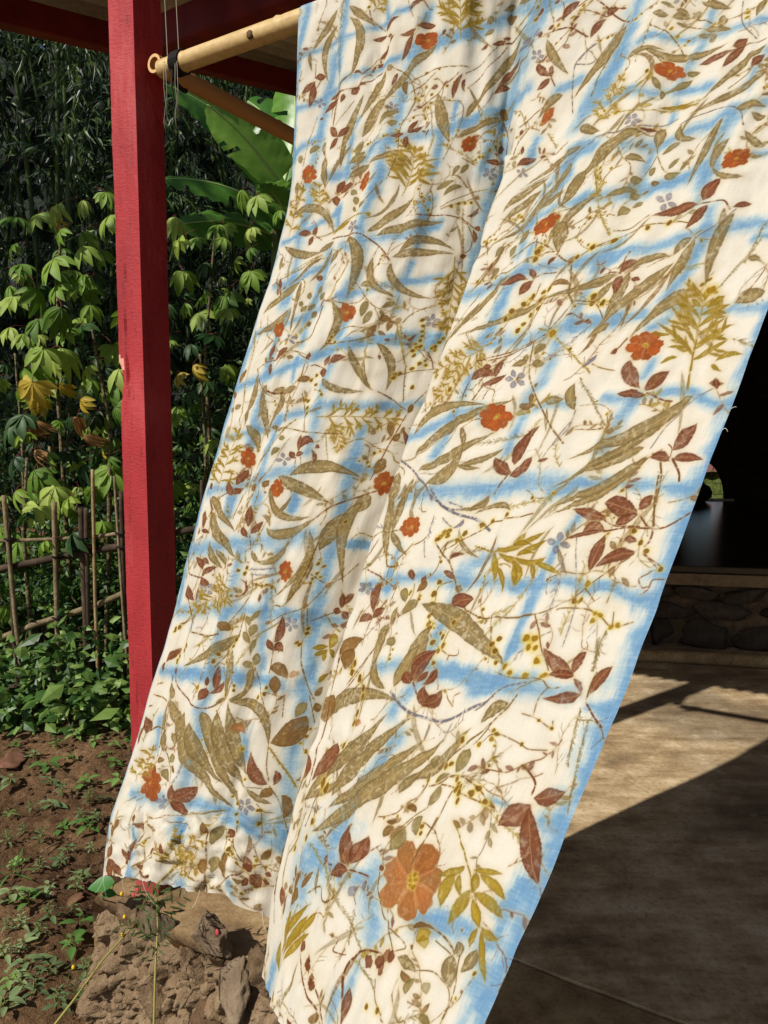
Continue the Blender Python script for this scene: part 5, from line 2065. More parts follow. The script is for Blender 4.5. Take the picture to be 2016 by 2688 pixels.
for zc, hh in ((.085, .085), (.235, .075), (.355, .055)):
    x = rs.uniform(0, .1)
    while x < 3.4:
        w = rs.uniform(.08, .17); pts.append((x + w, zc + rs.uniform(-.015, .015), w, hh*rs.uniform(.85, 1.15))); x += 2*w + .015
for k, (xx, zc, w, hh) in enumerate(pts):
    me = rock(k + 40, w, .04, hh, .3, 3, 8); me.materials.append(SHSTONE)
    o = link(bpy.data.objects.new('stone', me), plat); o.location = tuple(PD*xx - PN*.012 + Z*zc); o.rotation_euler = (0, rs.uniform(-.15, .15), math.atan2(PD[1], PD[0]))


# far wall of the room with a low arched opening
WY = 9.9; WC = at(1846, 1318, WY); wz = .52; hw, hh = .315, .50
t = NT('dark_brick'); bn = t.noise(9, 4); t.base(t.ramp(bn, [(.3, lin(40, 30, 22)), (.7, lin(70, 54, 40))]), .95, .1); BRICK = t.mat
wv = []; wf = []
arc = [(hw*math.cos(math.pi*k/20), wz + hh*math.sin(math.pi*k/20)) for k in range(21)]
outer = []
for k in range(21):
    an = math.pi*k/20; cx, sz_ = math.cos(an), math.sin(an); m = max(abs(cx)/4.2, sz_/3.6); outer.append((cx/m, min(wz + sz_/m, 4.1)))
for dy in (0, .14):
    wv += [np.array([WC[0] + X, WY + dy, zz]) for X, zz in arc]; wv += [np.array([WC[0] + X, WY + dy, zz]) for X, zz in outer]
for k in range(20):
    wf += [(k, k+1, 22+k, 21+k), (42+k, 42+21+k, 42+22+k, 42+k+1), (k, 42+k, 42+k+1, k+1)]
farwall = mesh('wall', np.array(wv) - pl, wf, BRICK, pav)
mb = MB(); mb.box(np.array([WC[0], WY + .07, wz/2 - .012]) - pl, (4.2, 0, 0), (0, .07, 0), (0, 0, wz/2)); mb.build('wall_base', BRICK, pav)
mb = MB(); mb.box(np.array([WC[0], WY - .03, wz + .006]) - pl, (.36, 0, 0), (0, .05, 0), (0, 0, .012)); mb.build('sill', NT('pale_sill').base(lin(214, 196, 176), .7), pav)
mb = MB(); mb.box(np.array([WC[0] + 2.2, 6.2, 2]) - pl, (.06, 0, 0), (0, 3.7, 0), (0, 0, 2.0)); mb.build('added_side_wall', BRICK, pav)  # unseen wall added at the side to keep the room dark
# what the arch looks out on: a mossy wall under pink tiles, and a round jar on the sill
moss = empty('mossy_wall', (WC[0] + 1.75, 14.2, SOIL)); tag(moss, 'sunlit mossy block wall with pink tiled coping seen through the arch', 'wall')
t = NT('mossy_block'); mn = t.noise(14, 5, .7); MOSS = t.base(t.ramp(mn, [(.3, lin(58, 74, 32)), (.55, lin(110, 124, 64)), (.75, lin(152, 158, 104))]), .9, .1)
TILE = NT('pink_tile').base(lin(226, 160, 150), .8)
for r in range(5):
    for c in range(-6, 7):
        mb = MB(); mb.box((c*.30 + (.15 if r % 2 else 0), 0, .12 + r*.205), (.143, 0, 0), (0, .08, 0), (0, 0, .096)); mb.build('block', MOSS, moss)
for c in range(-9, 10):
    mb = MB(); mb.tube([(c*.21, -.22, 1.13), (c*.21, .25, 1.30)], .10, 8); mb.build('tile', TILE, moss)
jar = MB(); prof = [(0, .0), (.10, 0), (.17, .06), (.185, .12), (.15, .19), (.09, .225), (.07, .24), (.085, .255), (0, .255)]
for i in range(len(prof)-1):
    pass
V = []; F = []; ns_ = 24
for r, z in prof:
    for k in range(ns_): V.append((r*math.cos(2*math.pi*k/ns_), r*math.sin(2*math.pi*k/ns_), z))
F = [(i*ns_+k, i*ns_+(k+1) % ns_, (i+1)*ns_+(k+1) % ns_, (i+1)*ns_+k) for i in range(len(prof)-1) for k in range(ns_)]
jp = at(1828, 1316, WY - .25)
jar = mesh('jar', V, F, NT('black_clay').base(lin(34, 28, 24), .7), smooth=True, loc=(jp[0], jp[1], .518)); tag(jar, 'round dark clay jar on the platform in front of the arch', 'jar')

# unseen end walls added to darken the room, behind the hanging cloth
def wall_ab(name, a0, b0, a1, b1, z1):
    p, q = ab(a0, b0), ab(a1, b1); d = q - p; l = np.linalg.norm(d); d /= l; n = np.cross(d, Z); mb = MB(); mb.box((p + q)/2 + Z*z1/2 - pl, d*l/2, n*.05, Z*z1/2); mb.build(name, BRICK, pav)
wall_ab('added_gable_wall', .25, 1.9, .25, 4.62, 3.1); wall_ab('added_end_wall', .20, 4.67, 2.45, 4.67, 3.7); wall_ab('added_gable_wall', 2.5, 4.7, 2.5, 9.0, 2.8); wall_ab('added_back_wall', -3.6, 9.35, -7.2, 9.35, 2.7)
# ---------------------------------------------------------------- bamboo poles, rope, strings
t = NT('dry_bamboo'); b1 = t.noise(16, 5, .65, stretch=(.5, .8, 3)); b2 = t.noise(60, 4, .6); b3 = t.noise(1.8, 3)
BAM = t.base(t.ramp(t.math('ADD', t.math('ADD', t.math('MULTIPLY', b1, .4), t.math('MULTIPLY', b2, .25)), t.math('MULTIPLY', b3, .4)), [(.35, lin(146, 112, 66)), (.52, lin(196, 164, 108)), (.68, lin(222, 196, 142))]), .45, .4); t.bump(b2, .25, .002)
BAM_D = NT('bamboo_node').base(lin(92, 66, 38), .7)
BAM_IN = NT('bamboo_cut').base(lin(222, 178, 122), .7)
t = NT('grey_bamboo'); b1 = t.noise(9, 4); b2 = t.noise(70, 3)
BAM_G = t.base(t.ramp(t.math('ADD', t.math('MULTIPLY', b1, .6), t.math('MULTIPLY', b2, .4)), [(.3, lin(96, 76, 52)), (.5, lin(150, 124, 88)), (.72, lin(190, 166, 126))]), .75, .2)
def bamboo(name, p, q, r0, r1, nodes, label, cat, mats=(None,), hollow=True, group=None):
    p, q = np.asarray(p, float), np.asarray(q, float); L = np.linalg.norm(q - p); d = (q - p)/L
    root = empty(name, p); tag(root, label, cat, group)
    s = sorted(set(list(np.linspace(0, 1, 40)) + [n + e for n in nodes for e in (-.012/L*2, -.006/L*2, 0, .006/L*2, .012/L*2)])); s = [x for x in s if 0 <= x <= 1]
    rr = []
    for x in s:
        r = r0 + (r1 - r0)*x
        for n in nodes:
            e = abs(x - n)*L
            if e < .03: r += .0022*math.exp(-(e/.006)**2) - .0008*math.exp(-((e - .012)/.006)**2)
        rr.append(r)
    mb = MB(); mb.tube([d*L*x for x in s], rr, 20, 0, caps=not hollow)
    if hollow:                                       # cut ends show the wall of the cane
        for e, r, dr in ((0.0, r0, 1), (L, r1, -1)):
            n = 20; x = np.cross(d, Z); x /= np.linalg.norm(x); y = np.cross(d, x); V = []
            for rad_, off in ((r*1.0, 0), (r*.68, 0), (r*.68, .12)):
                for k in range(n):
                    a = 2*math.pi*k/n; V.append(d*(e + dr*off) + rad_*(math.cos(a)*x + math.sin(a)*y))
            F = [(i*n+k, i*n+(k+1) % n, (i+1)*n+(k+1) % n, (i+1)*n+k) for i in range(2) for k in range(n)]; mb.add(V, F[:n], 1); mb.add(V, F[n:] + [tuple(range(2*n, 3*n))], 0)
    mb.build('cane', None, root, True, [mats[0] or BAM, BAM_IN])
    for n in nodes:
        r = r0 + (r1 - r0)*n + .0018; mb = MB(); mb.tube([d*(L*n - .0016), d*(L*n + .0016)], r, 20); mb.build('node', BAM_D, root, True)
    return root
hp = bamboo('bamboo_pole', pole_at(-.012), pole_at(2.35), .0235, .0215, [.033, .165, .29, .42, .55, .68, .81, .94], 'pale bamboo pole carrying the printed cloth, lashed to another cane', 'pole', hollow=True)
# branch scar on the cane
sc_ = at(665, 98, 1.90); me = rock(77, .009, .005, .010, .2, 2); me.materials.append(BAM_D)
o = link(bpy.data.objects.new('branch_scar', me), hp); o.location = tuple(pole_at(.305) - B*.0215 - Z*.006 - np.array(hp.location)); o.rotation_euler = (0, 0, AZ)
P2 = at(404, 166, 2.105); P2e = P2 + B*3.2
cp = bamboo('bamboo_pole', P2, P2e, .0235, .0225, [.155, .31, .47, .63, .79], 'brown bamboo cross pole running back from the red post in shade', 'pole', (NT('brown_bamboo').base(lin(176, 128, 78), .6),))
o = None
kn = MB(); kp = at(545, 243, 2.36); 
ROPE = NT('black_rope').base(lin(24, 20, 18), .8)
rope = empty('rope_lashing', pole_at(.05)); tag(rope, 'black rope lashing that ties the two bamboo poles together', 'rope')
for k in range(6):
    tt = .040 + .0052*k; c = pole_at(tt) - np.array(rope.location); mb = MB()
    mb.tube([c + (PR + .003)*(math.cos(a)*-B + math.sin(a)*Z)*np.array([1, 1, 1]) + PDIR*.0015*math.sin(a*2) for a in np.linspace(0, 2*math.pi, 25)], .0034, 7, caps=False); mb.build('coil', ROPE, rope, True)
mb = MB(); c = pole_at(.043) - np.array(rope.location); mb.tube([c + (-B*math.cos(a) + Z*math.sin(a))*np.array([.034]*3) + B*.018 - Z*.022 for a in np.linspace(-1.9, 1.4, 18)], .006, 7); mb.build('cross_coil', ROPE, rope, True)
mb = MB(); mb.tube([c - B*.018 - Z*.024, c - B*.02 - Z*.06, c - B*.012 - Z*.10, c - B*.022 - Z*.13], .0022, 6); mb.build('loose_end', ROPE, rope, True)
STR = NT('grey_string').base(lin(150, 140, 124), .8)
for k, (x0, x1, tt, lab) in enumerate(((441, 449, .022, 'thin grey string from the roof to the pole end beside the post'), (484, 481, .062, 'thin grey string from the roof tied at the rope lashing'))):
    st = empty('string', pole_at(tt)); tag(st, lab, 'string'); c = np.zeros(3); top = ab(-.02 - k*.04, .06, 2.70) - np.array(st.location)
    mb = MB(); mb.tube([c - B*.024 + Z*.0, c - B*.012 + Z*.022, c*0 + top*.5 + np.array([.004, 0, 0]), top], .0011, 6); mb.build('line', STR, st, True)
    mb = MB(); mb.tube([c - B*.025 - Z*.005, c - B*.027 - Z*.06, c - B*.022 - Z*.10, c - B*.030 - Z*.145, c - B*.024 - Z*.17], .0009, 6); mb.build('tail', STR, st, True)
    mb = MB(); mb.tube([c - B*.025 - Z*.005 + PDIR*.006, c - B*.027 - Z*.08 + PDIR*.010, c - B*.024 - Z*.15 + PDIR*.004], .0008, 6); mb.build('tail', STR, st, True)
# the cane on the floor in front of the platform
f0 = on_z(1640, 1718, .035); f1 = on_z(2400, 1762, .035)
bamboo('floor_bamboo', (f0[0] - .5, f0[1] + .1, .038), (f1[0] + .6, f1[1] - .1, .038), .038, .036, [.16, .36, .56, .8], 'thick bamboo cane lying on the cement floor along the platform', 'bamboo', (BAM_G,))
# threads frayed out of the cloth
THR = NT('cotton_thread').base(lin(236, 230, 214), .9)
def thread(pts3, r=.0003):
    pts3 = np.array(pts3); k = np.linspace(0, 1, len(pts3)); zz = np.linspace(0, 1, 14); co = [np.polyfit(k, pts3[:, c], len(k) - 1) for c in range(3)]; pts3 = np.stack([np.polyval(c, zz) for c in co], -1)
    mb = MB(); mb.tube(np.array(pts3) - np.array(cloth.location), r, 5); mb.build('loose_thread', THR, cloth, True)
def c_at(u, s):
    j = int(np.argmin(np.abs(GU[0] - u))); i = int(np.argmin(np.abs(sv - s))); return G[min(i, NS-1), j]
for u, l, sw in ((.004, .05, .01), (.02, .035, -.02), (.10, .03, .01), (.16, .05, .03), (.30, .03, -.015), (.40, .04, .01)):
    p = c_at(u, S_HEM); thread([p + Z*.004, p + np.array([sw*.4, -.006, -l*.5]), p + np.array([sw, -.004, -l])])
for s in (.63, 1.02, 1.05):
    p = c_at(.999, s); thread([p, p + np.array([.003, -.002, .002]), p + np.array([.006, -.002, -.003 + .006*rs.random()])], .0003)
# ---------------------------------------------------------------- garden behind: fence, cassava, banana, bamboo, shrubs
rp = random.Random(21)
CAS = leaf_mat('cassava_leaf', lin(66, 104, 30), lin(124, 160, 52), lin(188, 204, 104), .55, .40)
CAS_D = leaf_mat('shaded_leaf', lin(22, 46, 20), lin(40, 72, 28), lin(64, 98, 38), .5, .3)  # darker copy of the cassava leaf, shade put into its colour
CAS_Y = leaf_mat('yellow_leaf', lin(150, 140, 40), lin(196, 170, 60), lin(214, 196, 96), .5, .35)
CAS_B = leaf_mat('dry_leaf', lin(110, 78, 44), lin(150, 112, 66), lin(180, 140, 90), .8, .2)
PET = NT('red_petiole').base(lin(112, 52, 42), .6)
STEM = NT('pale_stem'); q = STEM.noise(60, 3); STEM.base(STEM.ramp(q, [(.4, lin(62, 56, 36)), (.6, lin(132, 120, 84))]), .8)
SHP = .8
def leaflet(mb, o, d, n, L, W, droop, fold, m=0, seg=6, wob=0.0):
    """one blade from o along d (unit) with normal n; tapered, drooping, folded along its midrib"""
    o, d, n = (np.asarray(k, float) for k in (o, d, n)); s = np.cross(d, n); V = []
    for i in range(seg + 1):
        f = i/seg; w = W*.5*math.sin(math.pi*min(1, f**SHP*.96 + .03))**.9*(1 + wob*math.sin(f*17))
        c = o + d*L*f - n*droop*L*f*f
        V += [c - s*w + n*fold*w, c, c + s*w + n*fold*w]
    F = []
    for i in range(seg):
        a = i*3; F += [(a, a+1, a+4, a+3), (a+1, a+2, a+5, a+4)]
    mb.add(V, F, m)
def cassava_leaf(seed, droop, dry=False):
    r = random.Random(seed); mb = MB(); k = r.choice((6, 7, 7, 8))
    for i in range(k):
        a = rad(-105 + 210*i/(k - 1)) + r.uniform(-.1, .1); L = (1.0 - .28*abs(a)/2.1)*r.uniform(.88, 1.08)*.140
        d = np.array([math.sin(a), -math.cos(a), -.15 - droop*.5]); d /= np.linalg.norm(d); n = np.array([0, -.2, 1.0]); n -= d*np.dot(n, d); n /= np.linalg.norm(n)
        leaflet(mb, (0, 0, 0), d, n, L, L*(.20 if dry else .38)*r.uniform(.8, 1.15), droop*r.uniform(.6, 1.3), r.uniform(.25, .6)*(2.2 if dry else 1))
    mb.tube(bez((0, 0, 0), (0, .04, .02), (r.uniform(-.04, .04), .14, -.03), 6), .0017, 5, 1)
    me_o = mb.build('leaf', None, None, True, [CAS, PET]); me = me_o.data; bpy.data.objects.remove(me_o); return me
SHP = 1.25
LEAVES = [cassava_leaf(s, dr) for s, dr in ((1, .25), (2, .45), (3, .6), (4, .35), (5, .8), (6, .5))]
DRYL = [cassava_leaf(s, 1.2, True) for s in (11, 12)]
SHP = .8
def mat_variant(me, m0):
    k = me.copy(); k.materials[0] = m0; return k
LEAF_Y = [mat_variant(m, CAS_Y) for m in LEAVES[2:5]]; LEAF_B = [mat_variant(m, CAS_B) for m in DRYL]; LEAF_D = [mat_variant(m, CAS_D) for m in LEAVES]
def set_leaf(parent, p, me, size, face=None, roll=0.0, tilt=None):
    o = link(bpy.data.objects.new('leaf', me), parent)
    o.location = tuple(np.asarray(p) - np.array(parent.location)); k_ = size*rp.uniform(.72, 1.22); o.scale = (k_, k_*rp.uniform(.85, 1.15), k_)
    yaw = rp.gauss(-.45, .6) if face is None else face
    o.rotation_euler = (rp.uniform(.25, 1.0) if tilt is None else tilt, rp.uniform(-.3, .3) + roll, yaw); return o
def cassava(px_, Y, topy, pts, nrand, label, ground_px=None, dark=False, spread=.5):
    c = at(px_, topy, Y); base = np.array([c[0], Y + .05, SOIL - .02]); root = empty('cassava_plant', base)
    tag(root, label, 'plant', None)
    hgt = c[2] - base[2]; mb = MB(); bend = np.array([rp.uniform(-.1, .1), 0, 0])
    path = np.array([np.array([0, 0, 0]), np.array([0, 0, hgt*.35]) + bend*.6, np.array([0, 0, hgt*.7]) + bend, np.array([0, 0, hgt*.97])])
    zz = np.linspace(0, 1, 26); P = np.stack([np.interp(zz, [0, .35, .7, 1], path[:, k]) for k in range(3)], -1)
    mb.tube(P, [.016 - .009*f + (.003 if i % 2 else 0) for i, f in enumerate(zz)], 8); mb.build('stem', STEM.mat, root, True)
    for x, y, kind, sz in pts:
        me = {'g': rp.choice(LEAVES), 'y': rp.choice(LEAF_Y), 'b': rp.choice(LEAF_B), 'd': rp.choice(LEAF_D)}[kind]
        set_leaf(root, at(x, y, Y + rp.uniform(-.28, .22)), me, sz*rp.uniform(.9, 1.15), tilt=rp.uniform(.15, .9) if kind in 'gd' else rp.uniform(.9, 1.3))
    for i in range(nrand):
        f = rp.uniform(.30, 1.0); a = rp.uniform(0, 6.28); r = spread*(.35 + .65*rp.random())*(1.15 - .5*f)
        p = base + np.array([math.cos(a)*r, math.sin(a)*r*.8 + .12, hgt*f]) + bend*f
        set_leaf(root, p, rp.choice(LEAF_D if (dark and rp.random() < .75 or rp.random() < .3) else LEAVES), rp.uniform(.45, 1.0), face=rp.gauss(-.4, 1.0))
    return root
cassava(150, 4.95, 540, [(152,540,'g',.85),(217,526,'g',1),(277,505,'g',.8),(38,570,'g',.9),(98,564,'g',.9),(152,582,'y',.6),(157,605,'g',1),(217,610,'g',1),(38,642,'g',1.05),(288,566,'g',1),(163,653,'g',.9),(217,648,'g',.8),(260,660,'g',1),(141,680,'g',1),(54,694,'g',1),(25,751,'g',.9),(34,780,'g',1),(97,759,'g',1),(156,717,'g',1),(224,721,'g',1)], 40, 'tall cassava plant with fresh green palmate leaves and red petioles beyond the fence')
cassava(228, 4.7, 800, [(228,763,'g',.9),(148,751,'g',.9),(101,839,'g',1),(160,810,'g',1),(236,801,'g',1),(59,877,'g',1.1),(25,860,'g',1),(114,915,'g',1.15),(160,915,'g',1.1),(228,962,'g',1.1),(63,970,'g',1.1),(295,907,'g',1),(173,865,'g',1.05),(312,970,'g',.9),(84,1004,'y',1.1),(97,1042,'y',1.1),(160,1012,'y',1.15),(211,1050,'y',.9),(219,1143,'b',.9),(97,1105,'b',.7),(91,1181,'b',.8),(76,1122,'b',.6),(203,1095,'b',.8)], 34, 'cassava plant with yellowing and dried hanging leaves on a pale stem')
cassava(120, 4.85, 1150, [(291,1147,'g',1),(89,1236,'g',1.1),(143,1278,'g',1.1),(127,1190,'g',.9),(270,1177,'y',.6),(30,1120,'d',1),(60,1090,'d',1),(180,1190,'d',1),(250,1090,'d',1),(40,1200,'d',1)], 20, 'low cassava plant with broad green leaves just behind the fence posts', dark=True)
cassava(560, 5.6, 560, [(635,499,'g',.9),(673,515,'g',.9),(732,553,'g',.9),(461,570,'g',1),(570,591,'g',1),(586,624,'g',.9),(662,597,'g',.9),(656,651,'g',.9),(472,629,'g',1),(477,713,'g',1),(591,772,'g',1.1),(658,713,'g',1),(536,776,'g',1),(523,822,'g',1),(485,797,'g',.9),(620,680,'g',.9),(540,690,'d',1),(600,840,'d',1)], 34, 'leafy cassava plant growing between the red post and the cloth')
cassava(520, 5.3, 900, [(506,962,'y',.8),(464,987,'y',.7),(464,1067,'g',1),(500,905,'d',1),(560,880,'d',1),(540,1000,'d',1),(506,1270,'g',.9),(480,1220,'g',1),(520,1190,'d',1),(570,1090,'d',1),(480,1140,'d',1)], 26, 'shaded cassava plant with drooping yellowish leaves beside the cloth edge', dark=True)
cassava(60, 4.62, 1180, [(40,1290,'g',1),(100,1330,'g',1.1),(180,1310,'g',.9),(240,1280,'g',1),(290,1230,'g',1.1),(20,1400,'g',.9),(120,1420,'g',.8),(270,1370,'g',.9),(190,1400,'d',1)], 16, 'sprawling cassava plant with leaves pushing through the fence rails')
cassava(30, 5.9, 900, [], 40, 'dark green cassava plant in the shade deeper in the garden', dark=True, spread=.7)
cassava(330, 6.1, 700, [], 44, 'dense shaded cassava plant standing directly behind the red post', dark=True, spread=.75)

# banana plant
BAN = leaf_mat('banana_leaf', lin(62, 112, 44), lin(104, 154, 60), lin(150, 190, 90), .35, .4); 
BRIB = NT('banana_rib').base(lin(176, 196, 120), .5)
def banana_leaf(parent, p0, pc, p1, W, seed, nrm=(0, -1, .35), tears=3):
    r = random.Random(seed); C = bez(p0, pc, p1, 26); T = np.gradient(C, axis=0); T /= np.linalg.norm(T, axis=1)[:, None]
    nrm = np.asarray(nrm, float); mb = MB(); NW = 7
    cuts = {r.randint(6, 23): r.uniform(.2, .7) for _ in range(tears)}
    for sd in (-1, 1):
        V = []
        for i in range(26):
            f = i/25; s = np.cross(T[i], nrm); s /= np.linalg.norm(s); n = np.cross(s, T[i]); w = W*.5*math.sin(math.pi*min(1, .06 + .92*f))**.55
            for j in range(NW + 1):
                g_ = j/NW; V.append(C[i] + sd*s*w*g_ - n*(.28*w*g_*g_) + n*.012*math.sin(i*2.1 + j) *g_ + T[i]*w*.25*g_)
        F = [(i*(NW+1)+j, i*(NW+1)+j+1, (i+1)*(NW+1)+j+1, (i+1)*(NW+1)+j) for i in range(25) for j in range(NW) if not (i in cuts and j/NW > cuts[i])]
        mb.add(V, F, 0)
    mb.tube(C, np.linspace(.018, .004, 26), 6, 1)
    o = mb.build('leaf', None, None, True, [BAN, BRIB]); o.parent = parent
    o.data.transform(Matrix.Translation(-Vector(parent.location)))
ban = empty('banana_plant', (at(720, 900, 7.0)[0], 7.0, SOIL)); tag(ban, 'banana plant with broad torn green leaves behind the brown cross pole', 'plant')
bl_ = np.array(ban.location); top_ = at(735, 520, 7.0)
mb = MB(); mb.tube([(0, 0, 0), (0, 0, .8), tuple(top_ - bl_)], [.12, .10, .07], 12); mb.build('trunk', NT('banana_trunk').base(lin(110, 120, 70), .6), ban, True)
banana_leaf(ban, top_, at(640, 300, 6.7), at(440, 225, 6.3), .55, 1, (0.2, -.8, .8), 2)
banana_leaf(ban, at(800, 600, 6.9), at(690, 380, 6.5), at(545, 275, 6.1), .42, 2, (-.5, -1, .3), 3)
banana_leaf(ban, at(800, 620, 7), at(620, 455, 6.6), at(425, 470, 6.2), .50, 3, (.1, -.7, .9), 3)
banana_leaf(ban, at(760, 640, 7.1), at(620, 560, 6.8), at(470, 590, 6.5), .42, 4, (0, -.9, .5), 3)
banana_leaf(ban, top_, at(760, 330, 7.2), at(650, 265, 7.4), .5, 5, (0, -1, .2), 2)
banana_leaf(ban, top_, at(800, 300, 7.2), at(760, 180, 7.2), .55, 6, (-.3, -1, .1), 2)
banana_leaf(ban, at(790, 640, 6.9), at(740, 520, 6.7), at(690, 480, 6.4), .35, 7, (-.4, -1, .2), 1)

# bamboo clumps: arching canes with drooping leaf sprays
BLEAF = leaf_mat('bamboo_leaf', lin(18, 34, 15), lin(36, 58, 24), lin(92, 116, 50), .4, .3, rand_island=True)
CANE = NT('green_cane').base(lin(70, 92, 40), .5)
def bamboo_clump(px_, Y, label, nsp, seed, zr=(1.6, 7.0), xr=1.5):
    r = random.Random(seed); c = at(px_, 900, Y); root = empty('bamboo_clump', (c[0], Y, SOIL)); tag(root, label, 'bamboo')
    for k in range(7):
        mb = MB(); x0 = r.uniform(-.5, .5); mb.tube(bez((x0, r.uniform(-.2, .4), 0), (x0*1.5, .2, 4.0), (x0*3 + r.uniform(-.6, .6), -.5, 7.5), 14), np.linspace(.04, .012, 14), 8); mb.build('cane', CANE, root, True)
    mb = MB()
    cl = [(r.gauss(0, xr*.65), r.uniform(-1.0, .9), r.uniform(*zr), r.uniform(.18, .5)) for _ in range(30)]
    for s in range(nsp):
        cx, cy, cz, cr = r.choice(cl); o = np.array([cx + r.gauss(0, cr), cy + r.gauss(0, .3), cz + r.gauss(0, cr*.8)]); dr = np.array([r.gauss(0, .5), r.uniform(-1, .2), r.uniform(-.6, .3)]); dr /= np.linalg.norm(dr)
        L = r.uniform(.25, .6); tip = o + dr*L - Z*.25*L
        tw = bez(o, o + dr*L*.6, tip, 4)
        for k in range(r.randint(8, 14)):
            f = r.random(); p = o + (tip - o)*f + np.array([0, 0, .1*math.sin(f*3)])
            d = dr*.5 + np.array([r.gauss(0, .45), r.gauss(0, .35), -.55 + r.gauss(0, .45)]); d /= np.linalg.norm(d)
            n = np.array([r.gauss(0, .4), -1, .5]); n -= d*np.dot(n, d); n /= np.linalg.norm(n); s_ = np.cross(d, n); l = r.uniform(.11, .20); w = l*.07
            q = p + d*l*.4 + n*.008; e = p + d*l - Z*.02
            mb.add([p, q - s_*w, q + s_*w, e], [(0, 1, 3, 2)], 0)
    mb.build('foliage', BLEAF, root)
    return root
bamboo_clump(60, 8.2, 'dark bamboo clump with drooping leaves against the shade at the garden corner', 560, 1)
bamboo_clump(230, 8.8, 'tall bamboo clump hanging over the cassava under the roof edge', 520, 2)
bamboo_clump(480, 9.6, 'shaded bamboo clump behind the banana leaves', 900, 3)
bamboo_clump(760, 10.2, 'far bamboo clump showing under the sheet roof beyond the cloth', 800, 4)
bamboo_clump(-180, 9.0, 'bamboo clump leaning in from outside the fence corner', 700, 5)
# shrubs fill the middle of the hedge
SHR = leaf_mat('shrub_leaf', lin(24, 50, 20), lin(54, 88, 34), lin(112, 146, 62), .5, .3, rand_island=True)
def shrub(x, Y, h, w, n, label, seed, lsz=.07):
    r = random.Random(seed); root = empty('shrub', (x, Y, SOIL)); tag(root, label, 'shrub')
    mb = MB()
    for k in range(5): mb.tube(bez((r.uniform(-.05, .05), 0, 0), (r.uniform(-.2, .2)*w, 0, h*.4), (r.uniform(-.5, .5)*w, r.uniform(-.2, .2), h*.8), 6), np.linspace(.012, .004, 6), 5)
    mb.build('stem', STEM.mat, root, True); mb = MB()
    blobs = [(r.uniform(-.45, .45)*w, r.uniform(-.3, .3)*w, h*r.uniform(.15, .92), r.uniform(.16, .3)*w) for _ in range(16)]
    for k in range(n):
        bx, by, bz, br = r.choice(blobs); a = r.uniform(0, 6.28); ph = math.acos(r.uniform(-1, 1)); q = br*r.random()**.4
        p = np.array([bx + q*math.sin(ph)*math.cos(a), by + q*math.sin(ph)*math.sin(a), max(.03, bz + q*math.cos(ph))])
        d = np.array([r.gauss(0, .6), r.gauss(0, .5) - .3, r.gauss(-.2, .4)]); d /= np.linalg.norm(d); nn = np.array([r.gauss(0, .4), -.6, .8]); nn -= d*np.dot(nn, d); nn /= np.linalg.norm(nn)
        l = lsz*r.uniform(.6, 1.3); s_ = np.cross(d, nn); wd = l*.24
        mb.add([p, p + d*l*.45 - s_*wd - nn*.004, p + d*l*.5 + nn*.006, p + d*l*.45 + s_*wd - nn*.004, p + d*l], [(0, 1, 2), (0, 2, 3), (1, 4, 2), (2, 4, 3)], 0)
    mb.build('crown', SHR, root)
sx = [(-3.1, 5.3, 1.2, .9), (-2.5, 5.6, 1.5, 1.0), (-1.9, 5.4, 1.1, .9), (-1.3, 5.7, 1.6, 1.1), (-3.0, 6.6, 2.4, 1.4), (-2.0, 6.8, 2.2, 1.4), (-1.0, 6.5, 2.3, 1.3), (-.4, 6.2, 1.5, 1.0), (-2.6, 4.95, .8, .7), (-1.75, 4.9, .9, .7), (-1.15, 5.0, 1.0, .8), (-3.9, 5.6, 1.8, 1.1)]
wds = ['low', 'mid-height', 'small', 'bushy', 'tall', 'spreading', 'upright', 'slender', 'short', 'rounded', 'leafy', 'broad']
plc = ['at the left end behind the fence', 'behind the cassava stem', 'between two fence posts', 'behind the red post', 'deep in shade behind the yellow leaves', 'in the shade under the bamboo', 'under the banana leaves', 'beside the cloth edge', 'close behind the left fence rail', 'close behind the middle fence stake', 'close behind the fence beside the red post', 'at the garden corner']
for k, (x, Y, h, w) in enumerate(sx): shrub(x, Y, h, w, 1100, '%s dark green small-leaved shrub %s' % (wds[k], plc[k]), 60 + k)
# the wood beyond, its deep shade put into near-black leaf colours
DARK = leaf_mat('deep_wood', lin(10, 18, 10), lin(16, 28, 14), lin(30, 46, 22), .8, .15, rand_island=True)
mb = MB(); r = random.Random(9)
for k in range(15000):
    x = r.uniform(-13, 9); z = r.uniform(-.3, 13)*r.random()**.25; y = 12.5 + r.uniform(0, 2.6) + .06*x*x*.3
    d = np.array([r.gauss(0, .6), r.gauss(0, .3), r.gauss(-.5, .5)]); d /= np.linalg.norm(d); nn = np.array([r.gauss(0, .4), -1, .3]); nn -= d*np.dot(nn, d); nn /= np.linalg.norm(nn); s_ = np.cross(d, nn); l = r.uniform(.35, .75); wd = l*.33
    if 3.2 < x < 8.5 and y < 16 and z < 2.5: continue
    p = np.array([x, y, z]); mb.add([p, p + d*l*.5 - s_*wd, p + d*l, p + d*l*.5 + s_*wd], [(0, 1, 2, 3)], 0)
stuff(mb.build('deep_wood', DARK), 'dark wood closing off the garden beyond the bamboo', 'wood')

